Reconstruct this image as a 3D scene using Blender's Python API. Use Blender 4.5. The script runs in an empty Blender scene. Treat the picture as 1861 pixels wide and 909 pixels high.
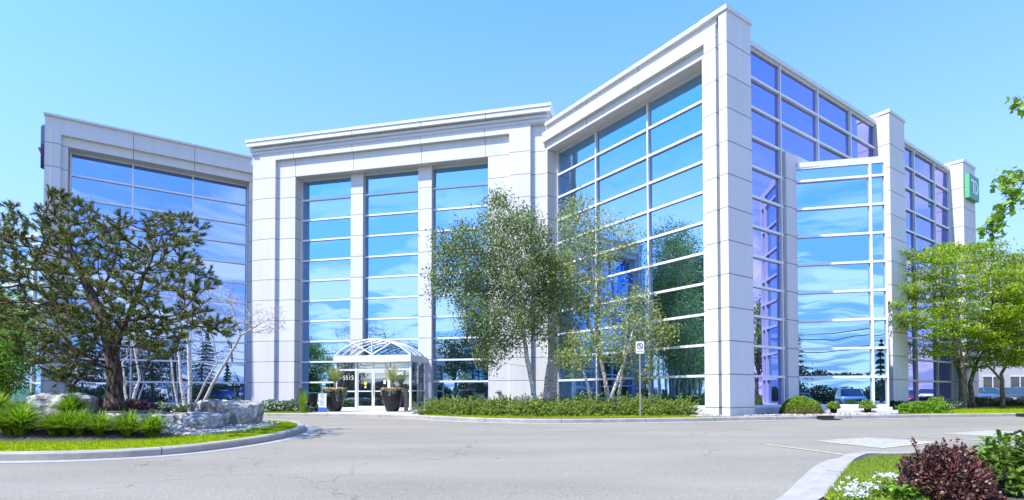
import bpy, bmesh, math, random
import numpy as np
from mathutils import Vector, Matrix, noise
R = math.radians
random.seed(7); rng = np.random.default_rng(7)
S = bpy.context.scene
COL = S.collection

# ------------------------------------------------------------------ camera, sky, sun, exposure
F, PX, PY = 993.08, 930.5, 694.285
PIT, ROL, EYE = R(1.2), R(-.102), .8557
cd = bpy.data.cameras.new('camera'); cam = bpy.data.objects.new('camera', cd); COL.objects.link(cam)
cam.location = (0, 0, EYE)
cam.rotation_euler = (Matrix.Rotation(R(90)+PIT, 3, 'X') @ Matrix.Rotation(ROL, 3, 'Z')).to_euler()
cd.sensor_width = 36; cd.lens = F/1861*36; cd.shift_y = (PY-454.5)/1861
cd.clip_start = .05; cd.clip_end = 3000
S.camera = cam
SUN_EL, SUN_AZ = 56, 238.3
w = bpy.data.worlds.new('World'); S.world = w; w.use_nodes = True
nt = w.node_tree; N = nt.nodes; L = nt.links
bg = N['Background']; bg.inputs[1].default_value = .122
sk = N.new('ShaderNodeTexSky'); sk.sky_type = 'NISHITA'; sk.sun_disc = False
sk.sun_elevation = R(SUN_EL); sk.sun_rotation = R(SUN_AZ); sk.air_density = 1.5; sk.dust_density = .3; sk.ozone_density = 3.0; sk.altitude = 0
hs = N.new('ShaderNodeHueSaturation'); hs.inputs['Saturation'].default_value = 1.12; hs.inputs['Value'].default_value = 1.0
L.new(sk.outputs[0], hs.inputs['Color'])
tn = N.new('ShaderNodeMix'); tn.data_type = 'RGBA'; tn.blend_type = 'MULTIPLY'; tn.inputs[0].default_value = 1; L.new(hs.outputs[0], tn.inputs[6]); tn.inputs[7].default_value = (.62, 1.10, 1.85, 1)   # the clear deep air of that day
hz = N.new('ShaderNodeMix'); hz.data_type = 'RGBA'; hz.inputs[7].default_value = (2.3, 2.8, 3.9, 1); L.new(tn.outputs[2], hz.inputs[6])
tc = N.new('ShaderNodeTexCoord'); sx = N.new('ShaderNodeSeparateXYZ'); L.new(tc.outputs['Generated'], sx.inputs[0])
def mth(op, a, b=None, c=None, clamp=False, tree=None):
    n = (tree or nt).nodes.new('ShaderNodeMath'); n.operation = op; n.use_clamp = clamp
    for i, q in enumerate((a, b, c)):
        if q is None: continue
        if isinstance(q, (int, float)): n.inputs[i].default_value = q
        else: (tree or nt).links.new(q, n.inputs[i])
    return n.outputs[0]
hf = mth('POWER', mth('SUBTRACT', 1, mth('MULTIPLY', sx.outputs[2], 1.35), clamp=True), 1.25); L.new(mth('MULTIPLY', hf, .95), hz.inputs[0])   # pale haze towards the horizon
den = mth('ADD', mth('MAXIMUM', sx.outputs[2], 0.0), .12)
cx = mth('DIVIDE', sx.outputs[0], den); cy = mth('DIVIDE', sx.outputs[1], den)
cb = N.new('ShaderNodeCombineXYZ'); L.new(mth('MULTIPLY', cx, .75), cb.inputs[0]); L.new(mth('MULTIPLY', cy, 1.15), cb.inputs[1])
nz = N.new('ShaderNodeTexNoise'); nz.inputs['Scale'].default_value = 1.5; nz.inputs['Detail'].default_value = 7; nz.inputs['Roughness'].default_value = .58; nz.inputs['Distortion'].default_value = .7
L.new(cb.outputs[0], nz.inputs['Vector'])
rp = N.new('ShaderNodeMapRange'); rp.inputs['From Min'].default_value = .45; rp.inputs['From Max'].default_value = .55; L.new(nz.outputs[0], rp.inputs[0])
band = N.new('ShaderNodeMapRange'); band.inputs['From Min'].default_value = .42; band.inputs['From Max'].default_value = .17; L.new(sx.outputs[2], band.inputs[0])
# scattered fair-weather cirrus stands over the southern half of the sky, behind the photographer
side = N.new('ShaderNodeMapRange'); side.inputs['From Min'].default_value = .45; side.inputs['From Max'].default_value = .15; L.new(sx.outputs[1], side.inputs[0])
cm = mth('MULTIPLY', mth('MULTIPLY', rp.outputs[0], band.outputs[0]), mth('MULTIPLY', side.outputs[0], .92))
mx = N.new('ShaderNodeMix'); mx.data_type = 'RGBA'; L.new(cm, mx.inputs[0]); L.new(hz.outputs[2], mx.inputs[6]); mx.inputs[7].default_value = (7.2, 6.6, 6.2, 1)
L.new(mx.outputs[2], bg.inputs[0])
sd = bpy.data.lights.new('sun', 'SUN'); so = bpy.data.objects.new('sun', sd); COL.objects.link(so)
sd.energy = 3.9; sd.angle = R(.5); sd.color = (1, .94, .84)
a = R(SUN_AZ); e = R(SUN_EL)
SUND = Vector((math.sin(a)*math.cos(e), math.cos(a)*math.cos(e), math.sin(e)))
so.rotation_euler = SUND.to_track_quat('Z', 'Y').to_euler(); so.location = (-20, -10, 40)
vs = S.view_settings; S.display_settings.display_device = 'sRGB'
vs.view_transform = 'Standard'; vs.look = 'None'; vs.exposure = 1.06; vs.gamma = 1; vs.use_curve_mapping = False
S.cycles.max_bounces = 8; S.cycles.transparent_max_bounces = 12; S.cycles.use_denoising = True
S.cycles.caustics_reflective = False; S.cycles.caustics_refractive = False; S.cycles.sample_clamp_indirect = 6

# ------------------------------------------------------------------ helpers
def ray(px, py):
    a = (px-PX)/F; b = -(py-PY)/F
    x = a*math.cos(ROL)-b*math.sin(ROL); y = a*math.sin(ROL)+b*math.cos(ROL)
    return np.array([x, math.cos(PIT)-y*math.sin(PIT), math.sin(PIT)+y*math.cos(PIT)])
def at(px, py, Y):
    r = ray(px, py); t = Y/r[1]; return np.array([r[0]*t, Y, EYE+r[2]*t])
def gnd(px, py, z=0.):
    r = ray(px, py); t = (z-EYE)/r[2]; return np.array([r[0]*t, r[1]*t, z])
def roadz(y):
    return -.15-.0165*(21-y) if 3 < y < 21 else (-.15 if y >= 21 else min(-.10, -.447+.04*(3-y)))   # the lot behind the photographer climbs again
def road(px, py):
    z = -.2
    for _ in range(12):
        p = gnd(px, py, z); z = roadz(p[1])
    return p
def tag(o, label=None, cat=None, group=None, kind=None):
    if label: o['label'] = label
    if cat: o['category'] = cat
    if group: o['group'] = group
    if kind: o['kind'] = kind
    return o
def empty(name, loc, label, cat, group=None, rz=0):
    o = bpy.data.objects.new(name, None); COL.objects.link(o); o.location = loc; o.rotation_euler = (0, 0, rz); o.empty_display_size = .2
    return tag(o, label, cat, group)
def unit(v):
    v = np.asarray(v, float); n = np.linalg.norm(v, axis=-1, keepdims=True); return v/np.maximum(n, 1e-9)

class MB:
    def __init__(s): s.v = []; s.f = []; s.n = 0; s.m = []
    def add(s, vs, fs, mi=0):
        s.v.append(np.asarray(vs, float).reshape(-1, 3)); k = s.n
        s.f += [tuple(i+k for i in f) for f in fs]; s.m += [mi]*len(fs); s.n += len(s.v[-1]); return s
    def addq(s, V):                                   # V (n,4,3) separate quads
        n = len(V); s.v.append(V.reshape(-1, 3)); idx = (np.arange(n*4)+s.n).reshape(n, 4)
        s.f += [tuple(q) for q in idx.tolist()]; s.m += [0]*n; s.n += n*4; return s
    def addt(s, V):
        n = len(V); s.v.append(V.reshape(-1, 3)); idx = (np.arange(n*3)+s.n).reshape(n, 3)
        s.f += [tuple(q) for q in idx.tolist()]; s.m += [0]*n; s.n += n*3; return s
    def box(s, x0, x1, y0, y1, z0, z1, mi=0, M=None):
        v = np.array([(x, y, z) for z in (z0, z1) for y in (y0, y1) for x in (x0, x1)], float)
        if M is not None: v = M(v)
        return s.add(v, [(0, 2, 3, 1), (4, 5, 7, 6), (0, 1, 5, 4), (1, 3, 7, 5), (3, 2, 6, 7), (2, 0, 4, 6)], mi)
    def prism(s, poly, z0, z1, mi=0, M=None):
        n = len(poly); v = np.array([(p[0], p[1], z0) for p in poly]+[(p[0], p[1], z1) for p in poly], float)
        if M is not None: v = M(v)
        fs = [tuple(range(n-1, -1, -1)), tuple(range(n, 2*n))]+[(i, (i+1) % n, n+(i+1) % n, n+i) for i in range(n)]
        return s.add(v, fs, mi)
    def tube(s, pts, rad, k=8, cap=True, mi=0):
        pts = np.asarray(pts, float); n = len(pts)
        rad = np.full(n, rad) if np.isscalar(rad) else np.asarray(rad, float)
        t = np.gradient(pts, axis=0) if n > 2 else np.repeat((pts[1:]-pts[:1]), 2, 0)
        t = unit(t); ref = np.array([0, 0, 1.]) if abs(t[0][2]) < .9 else np.array([1., 0, 0])
        a = unit(np.cross(t, ref)); b = np.cross(t, a); th = np.arange(k)*2*math.pi/k
        v = pts[:, None]+rad[:, None, None]*(a[:, None]*np.cos(th)[None, :, None]+b[:, None]*np.sin(th)[None, :, None])
        fs = [(i*k+j, i*k+(j+1) % k, (i+1)*k+(j+1) % k, (i+1)*k+j) for i in range(n-1) for j in range(k)]
        if cap: fs += [tuple(range(k-1, -1, -1)), tuple((n-1)*k+j for j in range(k))]
        return s.add(v, fs, mi)
    def lathe(s, prof, c=(0, 0, 0), k=24, mi=0):
        th = np.arange(k)*2*math.pi/k; n = len(prof)
        v = [(c[0]+r*math.cos(t), c[1]+r*math.sin(t), c[2]+z) for r, z in prof for t in th]
        fs = [(i*k+j, i*k+(j+1) % k, (i+1)*k+(j+1) % k, (i+1)*k+j) for i in range(n-1) for j in range(k)]
        fs += [tuple(range(k-1, -1, -1)), tuple((n-1)*k+j for j in range(k))]
        return s.add(v, fs, mi)
    def build(s, name, mat, parent=None, smooth=False, loc=None):
        me = bpy.data.meshes.new(name); V = np.concatenate(s.v) if s.v else np.zeros((0, 3))
        if loc is not None: V = V-np.asarray(loc, float)
        me.from_pydata(V.tolist(), [], s.f) if s.n < 2000 else s._fast(me, V)
        for m_ in (mat if isinstance(mat, (list, tuple)) else [mat]): me.materials.append(m_)
        if isinstance(mat, (list, tuple)): me.polygons.foreach_set('material_index', s.m)
        if smooth: me.polygons.foreach_set('use_smooth', [True]*len(me.polygons))
        me.update(); o = bpy.data.objects.new(name, me); COL.objects.link(o)
        if parent is not None: o.parent = parent
        if loc is not None: o.location = loc
        return o
    def _fast(s, me, V):
        me.vertices.add(len(V)); me.vertices.foreach_set('co', V.ravel())
        ls = np.array([len(f) for f in s.f]); st = np.concatenate([[0], np.cumsum(ls)[:-1]])
        me.loops.add(int(ls.sum())); me.loops.foreach_set('vertex_index', np.array([i for f in s.f for i in f]))
        me.polygons.add(len(ls)); me.polygons.foreach_set('loop_start', st); me.update(calc_edges=True)

# ------------------------------------------------------------------ materials
def mat(name, col, rough=.6, metal=0., spec=.5, var=0., vscale=3., bump=0., bscale=40., island=None, transl=0., coat=0., extra=None):
    m = bpy.data.materials.new(name); m.use_nodes = True; t = m.node_tree; n = t.nodes; l = t.links
    b = n['Principled BSDF']; b.inputs['Roughness'].default_value = rough; b.inputs['Metallic'].default_value = metal
    b.inputs['Specular IOR Level'].default_value = spec; b.inputs['Coat Weight'].default_value = coat
    c = n.new('ShaderNodeRGB'); c.outputs[0].default_value = (*col, 1); out = c.outputs[0]
    tcn = n.new('ShaderNodeTexCoord')
    if island:
        g = n.new('ShaderNodeNewGeometry'); r = n.new('ShaderNodeValToRGB'); l.new(g.outputs['Random Per Island'], r.inputs[0])
        el = r.color_ramp.elements; el[0].position = 0; el[0].color = (*island[0], 1); el[1].position = 1; el[1].color = (*island[-1], 1)
        for i, cc in enumerate(island[1:-1]):
            q = el.new((i+1)/(len(island)-1)); q.color = (*cc, 1)
        out = r.outputs[0]
    if var:
        z = n.new('ShaderNodeTexNoise'); z.inputs['Scale'].default_value = vscale; z.inputs['Detail'].default_value = 8; l.new(tcn.outputs['Object'], z.inputs['Vector'])
        mr = n.new('ShaderNodeMapRange'); mr.inputs['From Min'].default_value = .3; mr.inputs['From Max'].default_value = .7
        mr.inputs['To Min'].default_value = 1-var; mr.inputs['To Max'].default_value = 1+var; l.new(z.outputs[0], mr.inputs[0])
        h = n.new('ShaderNodeVectorMath'); h.operation = 'SCALE'; l.new(out, h.inputs[0]); l.new(mr.outputs[0], h.inputs['Scale']); out = h.outputs[0]
    if extra: out = extra(t, tcn, out, b)
    l.new(out, b.inputs['Base Color'])
    if bump:
        z = n.new('ShaderNodeTexNoise'); z.inputs['Scale'].default_value = bscale; z.inputs['Detail'].default_value = 6; l.new(tcn.outputs['Object'], z.inputs['Vector'])
        bp = n.new('ShaderNodeBump'); bp.inputs['Strength'].default_value = bump; bp.inputs['Distance'].default_value = .02; l.new(z.outputs[0], bp.inputs['Height']); l.new(bp.outputs[0], b.inputs['Normal'])
    if transl:
        tr = n.new('ShaderNodeBsdfTranslucent'); l.new(out, tr.inputs[0]); ms = n.new('ShaderNodeMixShader'); ms.inputs[0].default_value = transl
        l.new(b.outputs[0], ms.inputs[1]); l.new(tr.outputs[0], ms.inputs[2]); l.new(ms.outputs[0], n['Material Output'].inputs[0])
    return m
ROW = 1.25; SILL = .3
def Z(k): return SILL+ROW*k
def joints(t, tcn, out, b):
    # open joints between the precast panels, one per 1.25 m course
    g = t.nodes.new('ShaderNodeNewGeometry'); s = t.nodes.new('ShaderNodeSeparateXYZ'); t.links.new(g.outputs['Position'], s.inputs[0])
    sn = t.nodes.new('ShaderNodeSeparateXYZ'); t.links.new(g.outputs['True Normal'], sn.inputs[0])
    fr_ = mth('FRACT', mth('DIVIDE', mth('SUBTRACT', s.outputs[2], SILL-.012, tree=t), ROW, tree=t), tree=t)
    line = mth('LESS_THAN', fr_, .04/ROW, tree=t); vert = mth('LESS_THAN', mth('ABSOLUTE', sn.outputs[2], tree=t), .5, tree=t)
    low = mth('LESS_THAN', s.outputs[2], 14.2, tree=t)
    fac = mth('MULTIPLY', mth('MULTIPLY', line, vert, tree=t), mth('MULTIPLY', low, .8, tree=t), tree=t)
    mx = t.nodes.new('ShaderNodeMix'); mx.data_type = 'RGBA'; t.links.new(fac, mx.inputs[0]); t.links.new(out, mx.inputs[6]); mx.inputs[7].default_value = (.12, .12, .13, 1)
    # fine aggregate speckle and faint streaks of weathering running down the panels
    z = t.nodes.new('ShaderNodeTexNoise'); z.inputs['Scale'].default_value = 1; z.inputs['Detail'].default_value = 5
    mp = t.nodes.new('ShaderNodeMapping'); mp.inputs['Scale'].default_value = (3.2, 3.2, .22); t.links.new(tcn.outputs['Object'], mp.inputs[0]); t.links.new(mp.outputs[0], z.inputs['Vector'])
    z2 = t.nodes.new('ShaderNodeTexNoise'); z2.inputs['Scale'].default_value = 28; z2.inputs['Detail'].default_value = 3; t.links.new(tcn.outputs['Object'], z2.inputs['Vector'])
    k = mth('ADD', mth('MULTIPLY', z.outputs[0], .16, tree=t), mth('MULTIPLY', z2.outputs[0], .22, tree=t), tree=t); k = mth('ADD', k, .81, tree=t)
    wn = t.nodes.new('ShaderNodeTexWhiteNoise'); sc = t.nodes.new('ShaderNodeCombineXYZ')
    for i_, dv in enumerate((3.1, 2.7, ROW)): t.links.new(mth('FLOOR', mth('DIVIDE', mth('SUBTRACT', s.outputs[i_], SILL, tree=t), dv, tree=t), tree=t), sc.inputs[i_])
    t.links.new(sc.outputs[0], wn.inputs[0]); k = mth('ADD', k, mth('MULTIPLY', mth('SUBTRACT', wn.outputs[0], .5, tree=t), .07, tree=t), tree=t)
    # panels get darker towards the bottom over the lowest half metre
    gr = t.nodes.new('ShaderNodeMapRange'); gr.inputs['From Min'].default_value = .0; gr.inputs['From Max'].default_value = .6; gr.inputs['To Min'].default_value = .84; t.links.new(s.outputs[2], gr.inputs[0]); k = mth('MULTIPLY', k, gr.outputs[0], tree=t)
    h = t.nodes.new('ShaderNodeVectorMath'); h.operation = 'SCALE'; t.links.new(mx.outputs[2], h.inputs[0]); t.links.new(k, h.inputs['Scale']); return h.outputs[0]
M = {}
M['precast'] = mat('precast_concrete', (.61, .615, .63), .75, extra=joints)
M['coping'] = mat('metal_coping', (.62, .63, .66), .45, var=.05, vscale=2)
M['alu'] = mat('white_aluminium', (.74, .75, .77), .35, spec=.6, var=.04)
M['dark'] = mat('dark_joint', (.06, .06, .065), .8)
M['soffit'] = mat('soffit_panel', (.42, .43, .45), .7, var=.05)
def glassmat(name, tint, refl=.88):
    m = bpy.data.materials.new(name); m.use_nodes = True; t = m.node_tree; n = t.nodes; l = t.links
    b = n['Principled BSDF']; b.inputs['Base Color'].default_value = (.012, .02, .035, 1); b.inputs['Roughness'].default_value = .3
    g = n.new('ShaderNodeBsdfGlossy'); g.inputs['Color'].default_value = (*tint, 1); g.inputs['Roughness'].default_value = 0.0
    tcn = n.new('ShaderNodeTexCoord'); z = n.new('ShaderNodeTexNoise'); z.inputs['Scale'].default_value = .55; z.inputs['Detail'].default_value = 1; l.new(tcn.outputs['Object'], z.inputs['Vector'])
    bp = n.new('ShaderNodeBump'); bp.inputs['Strength'].default_value = .3; bp.inputs['Distance'].default_value = .016; l.new(z.outputs[0], bp.inputs['Height']); l.new(bp.outputs[0], g.inputs['Normal'])
    ms = n.new('ShaderNodeMixShader'); ms.inputs[0].default_value = refl; l.new(b.outputs[0], ms.inputs[1]); l.new(g.outputs[0], ms.inputs[2]); l.new(ms.outputs[0], n['Material Output'].inputs[0])
    return m
M['glass'] = glassmat('reflective_blue_glass', (.31, .60, .96))
M['glass_violet_sky'] = glassmat('reflective_glass_violet_sky_tint', (.41, .43, .92))  # side wall: same glass, the deeper sky it reflects put into the tint
M['glass_peri_sky'] = glassmat('reflective_glass_periwinkle_sky_tint', (.31, .49, .92))  # left wing: reflected sky colour painted in as another tint of the one glass
M['glass_clear'] = glassmat('doorway_glass', (.5, .62, .66), .7)
def clear_mat():
    m = bpy.data.materials.new('clear_canopy_glass'); m.use_nodes = True; t = m.node_tree; n = t.nodes; l = t.links
    tr = n.new('ShaderNodeBsdfTransparent'); tr.inputs[0].default_value = (.86, .9, .92, 1); g = n.new('ShaderNodeBsdfGlossy'); g.inputs['Roughness'].default_value = .05
    ms = n.new('ShaderNodeMixShader'); ms.inputs[0].default_value = .22; l.new(tr.outputs[0], ms.inputs[1]); l.new(g.outputs[0], ms.inputs[2]); l.new(ms.outputs[0], n['Material Output'].inputs[0]); return m
M['canopy'] = clear_mat()
def asph(t, tcn, out, b):
    v = t.nodes.new('ShaderNodeTexNoise'); v.inputs['Scale'].default_value = 38; v.inputs['Detail'].default_value = 4; v.inputs['Roughness'].default_value = .75; t.links.new(tcn.outputs['Object'], v.inputs['Vector'])
    z = t.nodes.new('ShaderNodeTexNoise'); z.inputs['Scale'].default_value = .35; z.inputs['Detail'].default_value = 4
    mp = t.nodes.new('ShaderNodeMapping'); mp.inputs['Scale'].default_value = (.6, 2.2, 1); t.links.new(tcn.outputs['Object'], mp.inputs[0]); t.links.new(mp.outputs[0], z.inputs['Vector'])
    k = mth('ADD', mth('MULTIPLY', v.outputs[0], 1.7, tree=t), mth('MULTIPLY', z.outputs[0], .55, tree=t), tree=t); k = mth('ADD', k, -.12, tree=t)
    # hairline cracks
    vo = t.nodes.new('ShaderNodeTexVoronoi'); vo.feature = 'DISTANCE_TO_EDGE'; vo.inputs['Scale'].default_value = .16
    wz = t.nodes.new('ShaderNodeTexNoise'); wz.inputs['Scale'].default_value = 1.2; wz.inputs['Detail'].default_value = 6; t.links.new(tcn.outputs['Object'], wz.inputs['Vector'])
    ad = t.nodes.new('ShaderNodeVectorMath'); ad.operation = 'MULTIPLY_ADD'; t.links.new(wz.outputs['Color'], ad.inputs[0]); ad.inputs[1].default_value = (1.6, 1.6, 1.6); t.links.new(tcn.outputs['Object'], ad.inputs[2]); t.links.new(ad.outputs[0], vo.inputs['Vector'])
    cr = mth('LESS_THAN', vo.outputs[0], .0022, tree=t); k = mth('MULTIPLY', k, mth('SUBTRACT', 1, mth('MULTIPLY', cr, .3, tree=t), tree=t), tree=t)
    h = t.nodes.new('ShaderNodeVectorMath'); h.operation = 'SCALE'; t.links.new(out, h.inputs[0]); t.links.new(k, h.inputs['Scale']); return h.outputs[0]
M['asphalt'] = mat('worn_asphalt', (.245, .228, .182), .9, bump=.5, bscale=60, extra=asph, spec=.2)
M['kerb'] = mat('kerb_concrete', (.33, .31, .275), .85, var=.16, vscale=2.5, bump=.4, bscale=30)
M['gutter'] = mat('gutter_concrete', (.335, .32, .295), .85, var=.12, vscale=3, bump=.3, bscale=40)
M['concrete'] = mat('apron_concrete', (.44, .43, .42), .85, var=.10, vscale=1.5, bump=.2)
M['paint_w'] = mat('worn_white_paint', (.335, .33, .31), .8, var=.18, vscale=9)
M['paint_y'] = mat('worn_yellow_paint', (.50, .42, .22), .8, var=.2, vscale=9)
M['mulch'] = mat('bark_mulch', (.075, .06, .052), .95, var=.5, vscale=30, bump=1, bscale=25)
M['lawn'] = mat('lawn_turf', (.19, .27, .003), .9, var=.3, vscale=6, bump=.8, bscale=60, spec=.1)
M['field'] = mat('far_grass', (.10, .15, .03), .95, var=.3, vscale=.1)
M['blade'] = mat('grass_blade', (.2, .3, .02), .7, island=[(.16, .25, .003), (.27, .37, .004), (.36, .40, .01)], transl=.3, spec=.05)
M['blade_dull'] = mat('dull_grass_blade', (.2, .3, .02), .7, island=[(.09, .15, .02), (.17, .26, .035), (.30, .32, .10)], transl=.3, spec=.2)
M['lily'] = mat('daylily_leaf', (.1, .2, .02), .5, island=[(.09, .20, .01), (.22, .38, .015), (.36, .52, .03)], transl=.35)
M['needle'] = mat('pine_needle', (.05, .08, .02), .6, island=[(.014, .024, .01), (.05, .075, .014), (.20, .24, .035), (.36, .38, .09)], spec=.3, transl=.1)
M['newshoot'] = mat('young_pine_shoot', (.3, .22, .1), .6, island=[(.30, .20, .10), (.22, .24, .06)], transl=.2)
M['birchleaf'] = mat('birch_leaf', (.07, .12, .03), .5, island=[(.06, .11, .03), (.16, .24, .06), (.34, .42, .17)], transl=.35, spec=.4)
M['paleleaf'] = mat('pale_birch_leaf', (.1, .15, .04), .5, island=[(.14, .22, .035), (.30, .39, .08), (.50, .56, .24)], transl=.4, spec=.4)
M['locustleaf'] = mat('locust_leaf', (.2, .32, .02), .6, island=[(.14, .26, .01), (.30, .44, .015), (.46, .60, .04)], transl=.45, spec=.2)
M['brightleaf'] = mat('bright_leaf', (.15, .3, .02), .6, island=[(.10, .22, .01), (.2, .38, .02), (.28, .45, .04)], transl=.4)
M['darkleaf'] = mat('dark_leaf', (.05, .08, .02), .6, island=[(.02, .04, .015), (.045, .075, .02), (.08, .11, .035)], transl=.2)
M['juniper'] = mat('juniper_needle', (.08, .14, .04), .6, island=[(.06, .11, .02), (.20, .30, .04), (.40, .50, .10)], transl=.2, spec=.2)
M['boxleaf'] = mat('clipped_leaf', (.12, .2, .02), .5, island=[(.10, .19, .01), (.20, .32, .02), (.32, .45, .05)], transl=.3)
M['redleaf'] = mat('red_brown_leaf', (.2, .08, .05), .5, island=[(.08, .07, .03), (.30, .10, .07), (.2, .15, .06)], transl=.3)
M['barberry'] = mat('purple_barberry_leaf', (.08, .03, .04), .4, island=[(.03, .016, .014), (.08, .035, .032), (.16, .065, .05), (.27, .16, .13)], transl=.25)
M['redtwig'] = mat('red_twig', (.42, .10, .09), .6)
M['yew'] = mat('yew_needle', (.1, .2, .02), .5, island=[(.05, .13, .008), (.13, .26, .012), (.25, .40, .03)], transl=.3)
M['hostaleaf'] = mat('hosta_leaf', (.1, .2, .05), .5, island=[(.05, .12, .03), (.14, .22, .08), (.5, .55, .38)], transl=.2)
M['heuchera'] = mat('purple_heuchera_leaf', (.08, .04, .06), .5, island=[(.05, .03, .04), (.12, .06, .08), (.22, .12, .12)], transl=.2)
M['petalw'] = mat('white_petal', (.78, .76, .80), .6, transl=.2)
M['petals'] = mat('mixed_petals', (.8, .4, .4), .6, island=[(.75, .55, .08), (.75, .30, .30), (.85, .65, .55), (.55, .06, .10), (.85, .78, .6)], transl=.2)
M['trail'] = mat('silver_trailing_leaf', (.3, .36, .3), .6, island=[(.12, .2, .08), (.42, .48, .40)], transl=.2)
M['palmleaf'] = mat('palm_leaflet', (.2, .3, .06), .5, island=[(.12, .2, .03), (.32, .40, .08), (.45, .45, .12)], transl=.3)
def bark(name, c1, c2, sx_=(6, 6, 1.2), lo=.45, hi=.6):
    def ex(t, tcn, out, b):
        mp = t.nodes.new('ShaderNodeMapping'); mp.inputs['Scale'].default_value = sx_; t.links.new(tcn.outputs['Object'], mp.inputs[0])
        z = t.nodes.new('ShaderNodeTexNoise'); z.inputs['Scale'].default_value = 3; z.inputs['Detail'].default_value = 7; z.inputs['Roughness'].default_value = .65; t.links.new(mp.outputs[0], z.inputs['Vector'])
        r = t.nodes.new('ShaderNodeMapRange'); r.inputs['From Min'].default_value = lo; r.inputs['From Max'].default_value = hi; t.links.new(z.outputs[0], r.inputs[0])
        m_ = t.nodes.new('ShaderNodeMix'); m_.data_type = 'RGBA'; t.links.new(r.outputs[0], m_.inputs[0]); m_.inputs[6].default_value = (*c1, 1); m_.inputs[7].default_value = (*c2, 1); return m_.outputs[2]
    return mat(name, c1, .9, bump=.9, bscale=22, extra=ex, spec=.2)
M['pinebark'] = bark('pine_bark', (.03, .022, .018), (.17, .12, .10))
M['birchbark'] = bark('birch_bark', (.10, .085, .075), (.62, .58, .52), (2.5, 2.5, 9), .40, .47)
M['greybark'] = bark('grey_bark', (.09, .075, .06), (.26, .22, .17))
M['palebark'] = bark('pale_bare_bark', (.2, .18, .16), (.48, .44, .40), (3, 3, 6), .38, .5)
def rockx(t, tcn, out, b):
    z = t.nodes.new('ShaderNodeTexNoise'); z.inputs['Scale'].default_value = 2.6; z.inputs['Detail'].default_value = 10; z.inputs['Roughness'].default_value = .7; z.inputs['Distortion'].default_value = 1.2; t.links.new(tcn.outputs['Object'], z.inputs['Vector'])
    r = t.nodes.new('ShaderNodeValToRGB'); el = r.color_ramp.elements; el[0].position = .36; el[0].color = (.10, .096, .09, 1); el[1].position = .64; el[1].color = (.60, .58, .54, 1); q = el.new(.5); q.color = (.32, .31, .285, 1)
    t.links.new(z.outputs[0], r.inputs[0]); return r.outputs[0]
M['rock'] = mat('limestone_rock', (.3, .3, .3), .9, bump=1.0, bscale=9, extra=rockx, spec=.2)
M['pebble'] = mat('river_pebble', (.5, .5, .5), .8, island=[(.16, .155, .15), (.32, .31, .29), (.52, .50, .47)])
M['pot'] = mat('glossy_black_planter', (.01, .01, .011), .38, coat=.1, spec=.35)
M['blackmetal'] = mat('black_metal', (.02, .02, .022), .5)
M['bronze'] = mat('brown_bollard_metal', (.06, .048, .042), .55)
M['steel'] = mat('galvanised_steel', (.38, .38, .39), .45, metal=.6)
M['signw'] = mat('white_sign_face', (.78, .78, .79), .5)
M['signblack'] = mat('black_sign_ink', (.02, .02, .02), .6)
M['signblue'] = mat('blue_sign_panel', (.05, .16, .5), .5)
M['green'] = mat('green_sign_face', (.0, .27, .16), .4)
M['lime'] = mat('green_sign_edge', (.12, .46, .20), .4)
M['navy'] = mat('navy_sign_face', (.02, .035, .12), .4)
M['red'] = mat('red_sign_accent', (.5, .04, .03), .4)
M['yellow'] = mat('yellow_sticker', (.85, .62, .02), .5)
M['plastic'] = mat('black_nursery_pot', (.015, .018, .02), .5)
M['brick'] = mat('whitewashed_brick', (.5, .49, .48), .85, var=.12, vscale=4, bump=.3)
M['darkglass'] = mat('dark_window_glass', (.03, .05, .06), .05, spec=1.)
M['rubber'] = mat('tyre_rubber', (.015, .015, .015), .8)
M['lamp'] = mat('headlamp_lens', (.6, .6, .62), .1, spec=1)
M['tail'] = mat('tail_lamp_lens', (.35, .01, .01), .2)
M['wood'] = mat('utility_pole_wood', (.06, .045, .035), .9)

# ------------------------------------------------------------------ ground, road
mb = MB(); gx = np.concatenate([[-1500, -300, -120], np.linspace(-70, 90, 81), [160, 300, 1500]]); gy = np.concatenate([[-1500, -300, -80, -40], np.linspace(-16, 70, 44), [120, 300, 1500]])
def grid(mb, gx, gy, zf):
    n, m_ = len(gx), len(gy); v = [(x, y, zf(x, y)) for y in gy for x in gx]
    mb.add(v, [(j*n+i, j*n+i+1, (j+1)*n+i+1, (j+1)*n+i) for j in range(m_-1) for i in range(n-1)])
grid(mb, gx, gy, lambda x, y: roadz(y)-.2 - (0 if abs(x) < 100 and -60 < y < 100 else .6))
tag(mb.build('ground', M['field']), kind='structure')
mb = MB(); grid(mb, np.linspace(-60, 75, 136), np.linspace(-30, 62, 93), lambda x, y: roadz(y))
tag(mb.build('road', M['asphalt']), kind='structure')

def catmull(P, n=6, closed=False):
    P = [np.asarray(p, float)[:2] for p in P]; out = []; m_ = len(P)
    for i in range(m_ if closed else m_-1):
        g = lambda k: P[k % m_] if closed else P[min(max(k, 0), m_-1)]
        a, b, c, d = g(i-1), g(i), g(i+1), g(i+2)
        for t in np.arange(n)/n:
            out.append(.5*((2*b)+(-a+c)*t+(2*a-5*b+4*c-d)*t*t+(-a+3*b-3*c+d)*t**3))
    if not closed: out.append(P[-1])
    return np.array(out)
def offset(path, d, closed):
    n = len(path); out = []
    for i in range(n):
        a = path[(i-1) % n] if closed or i > 0 else path[i]; b = path[(i+1) % n] if closed or i < n-1 else path[i]
        t = unit(b-a); out.append(path[i]+d*np.array([-t[1], t[0]]))
    return np.array(out)
def ring_strip(mb, A, B, closed):
    n = len(A); k = n if closed else n-1
    mb.add(list(A)+list(B), [(i, (i+1) % n, n+(i+1) % n, n+i) for i in range(k)])
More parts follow.
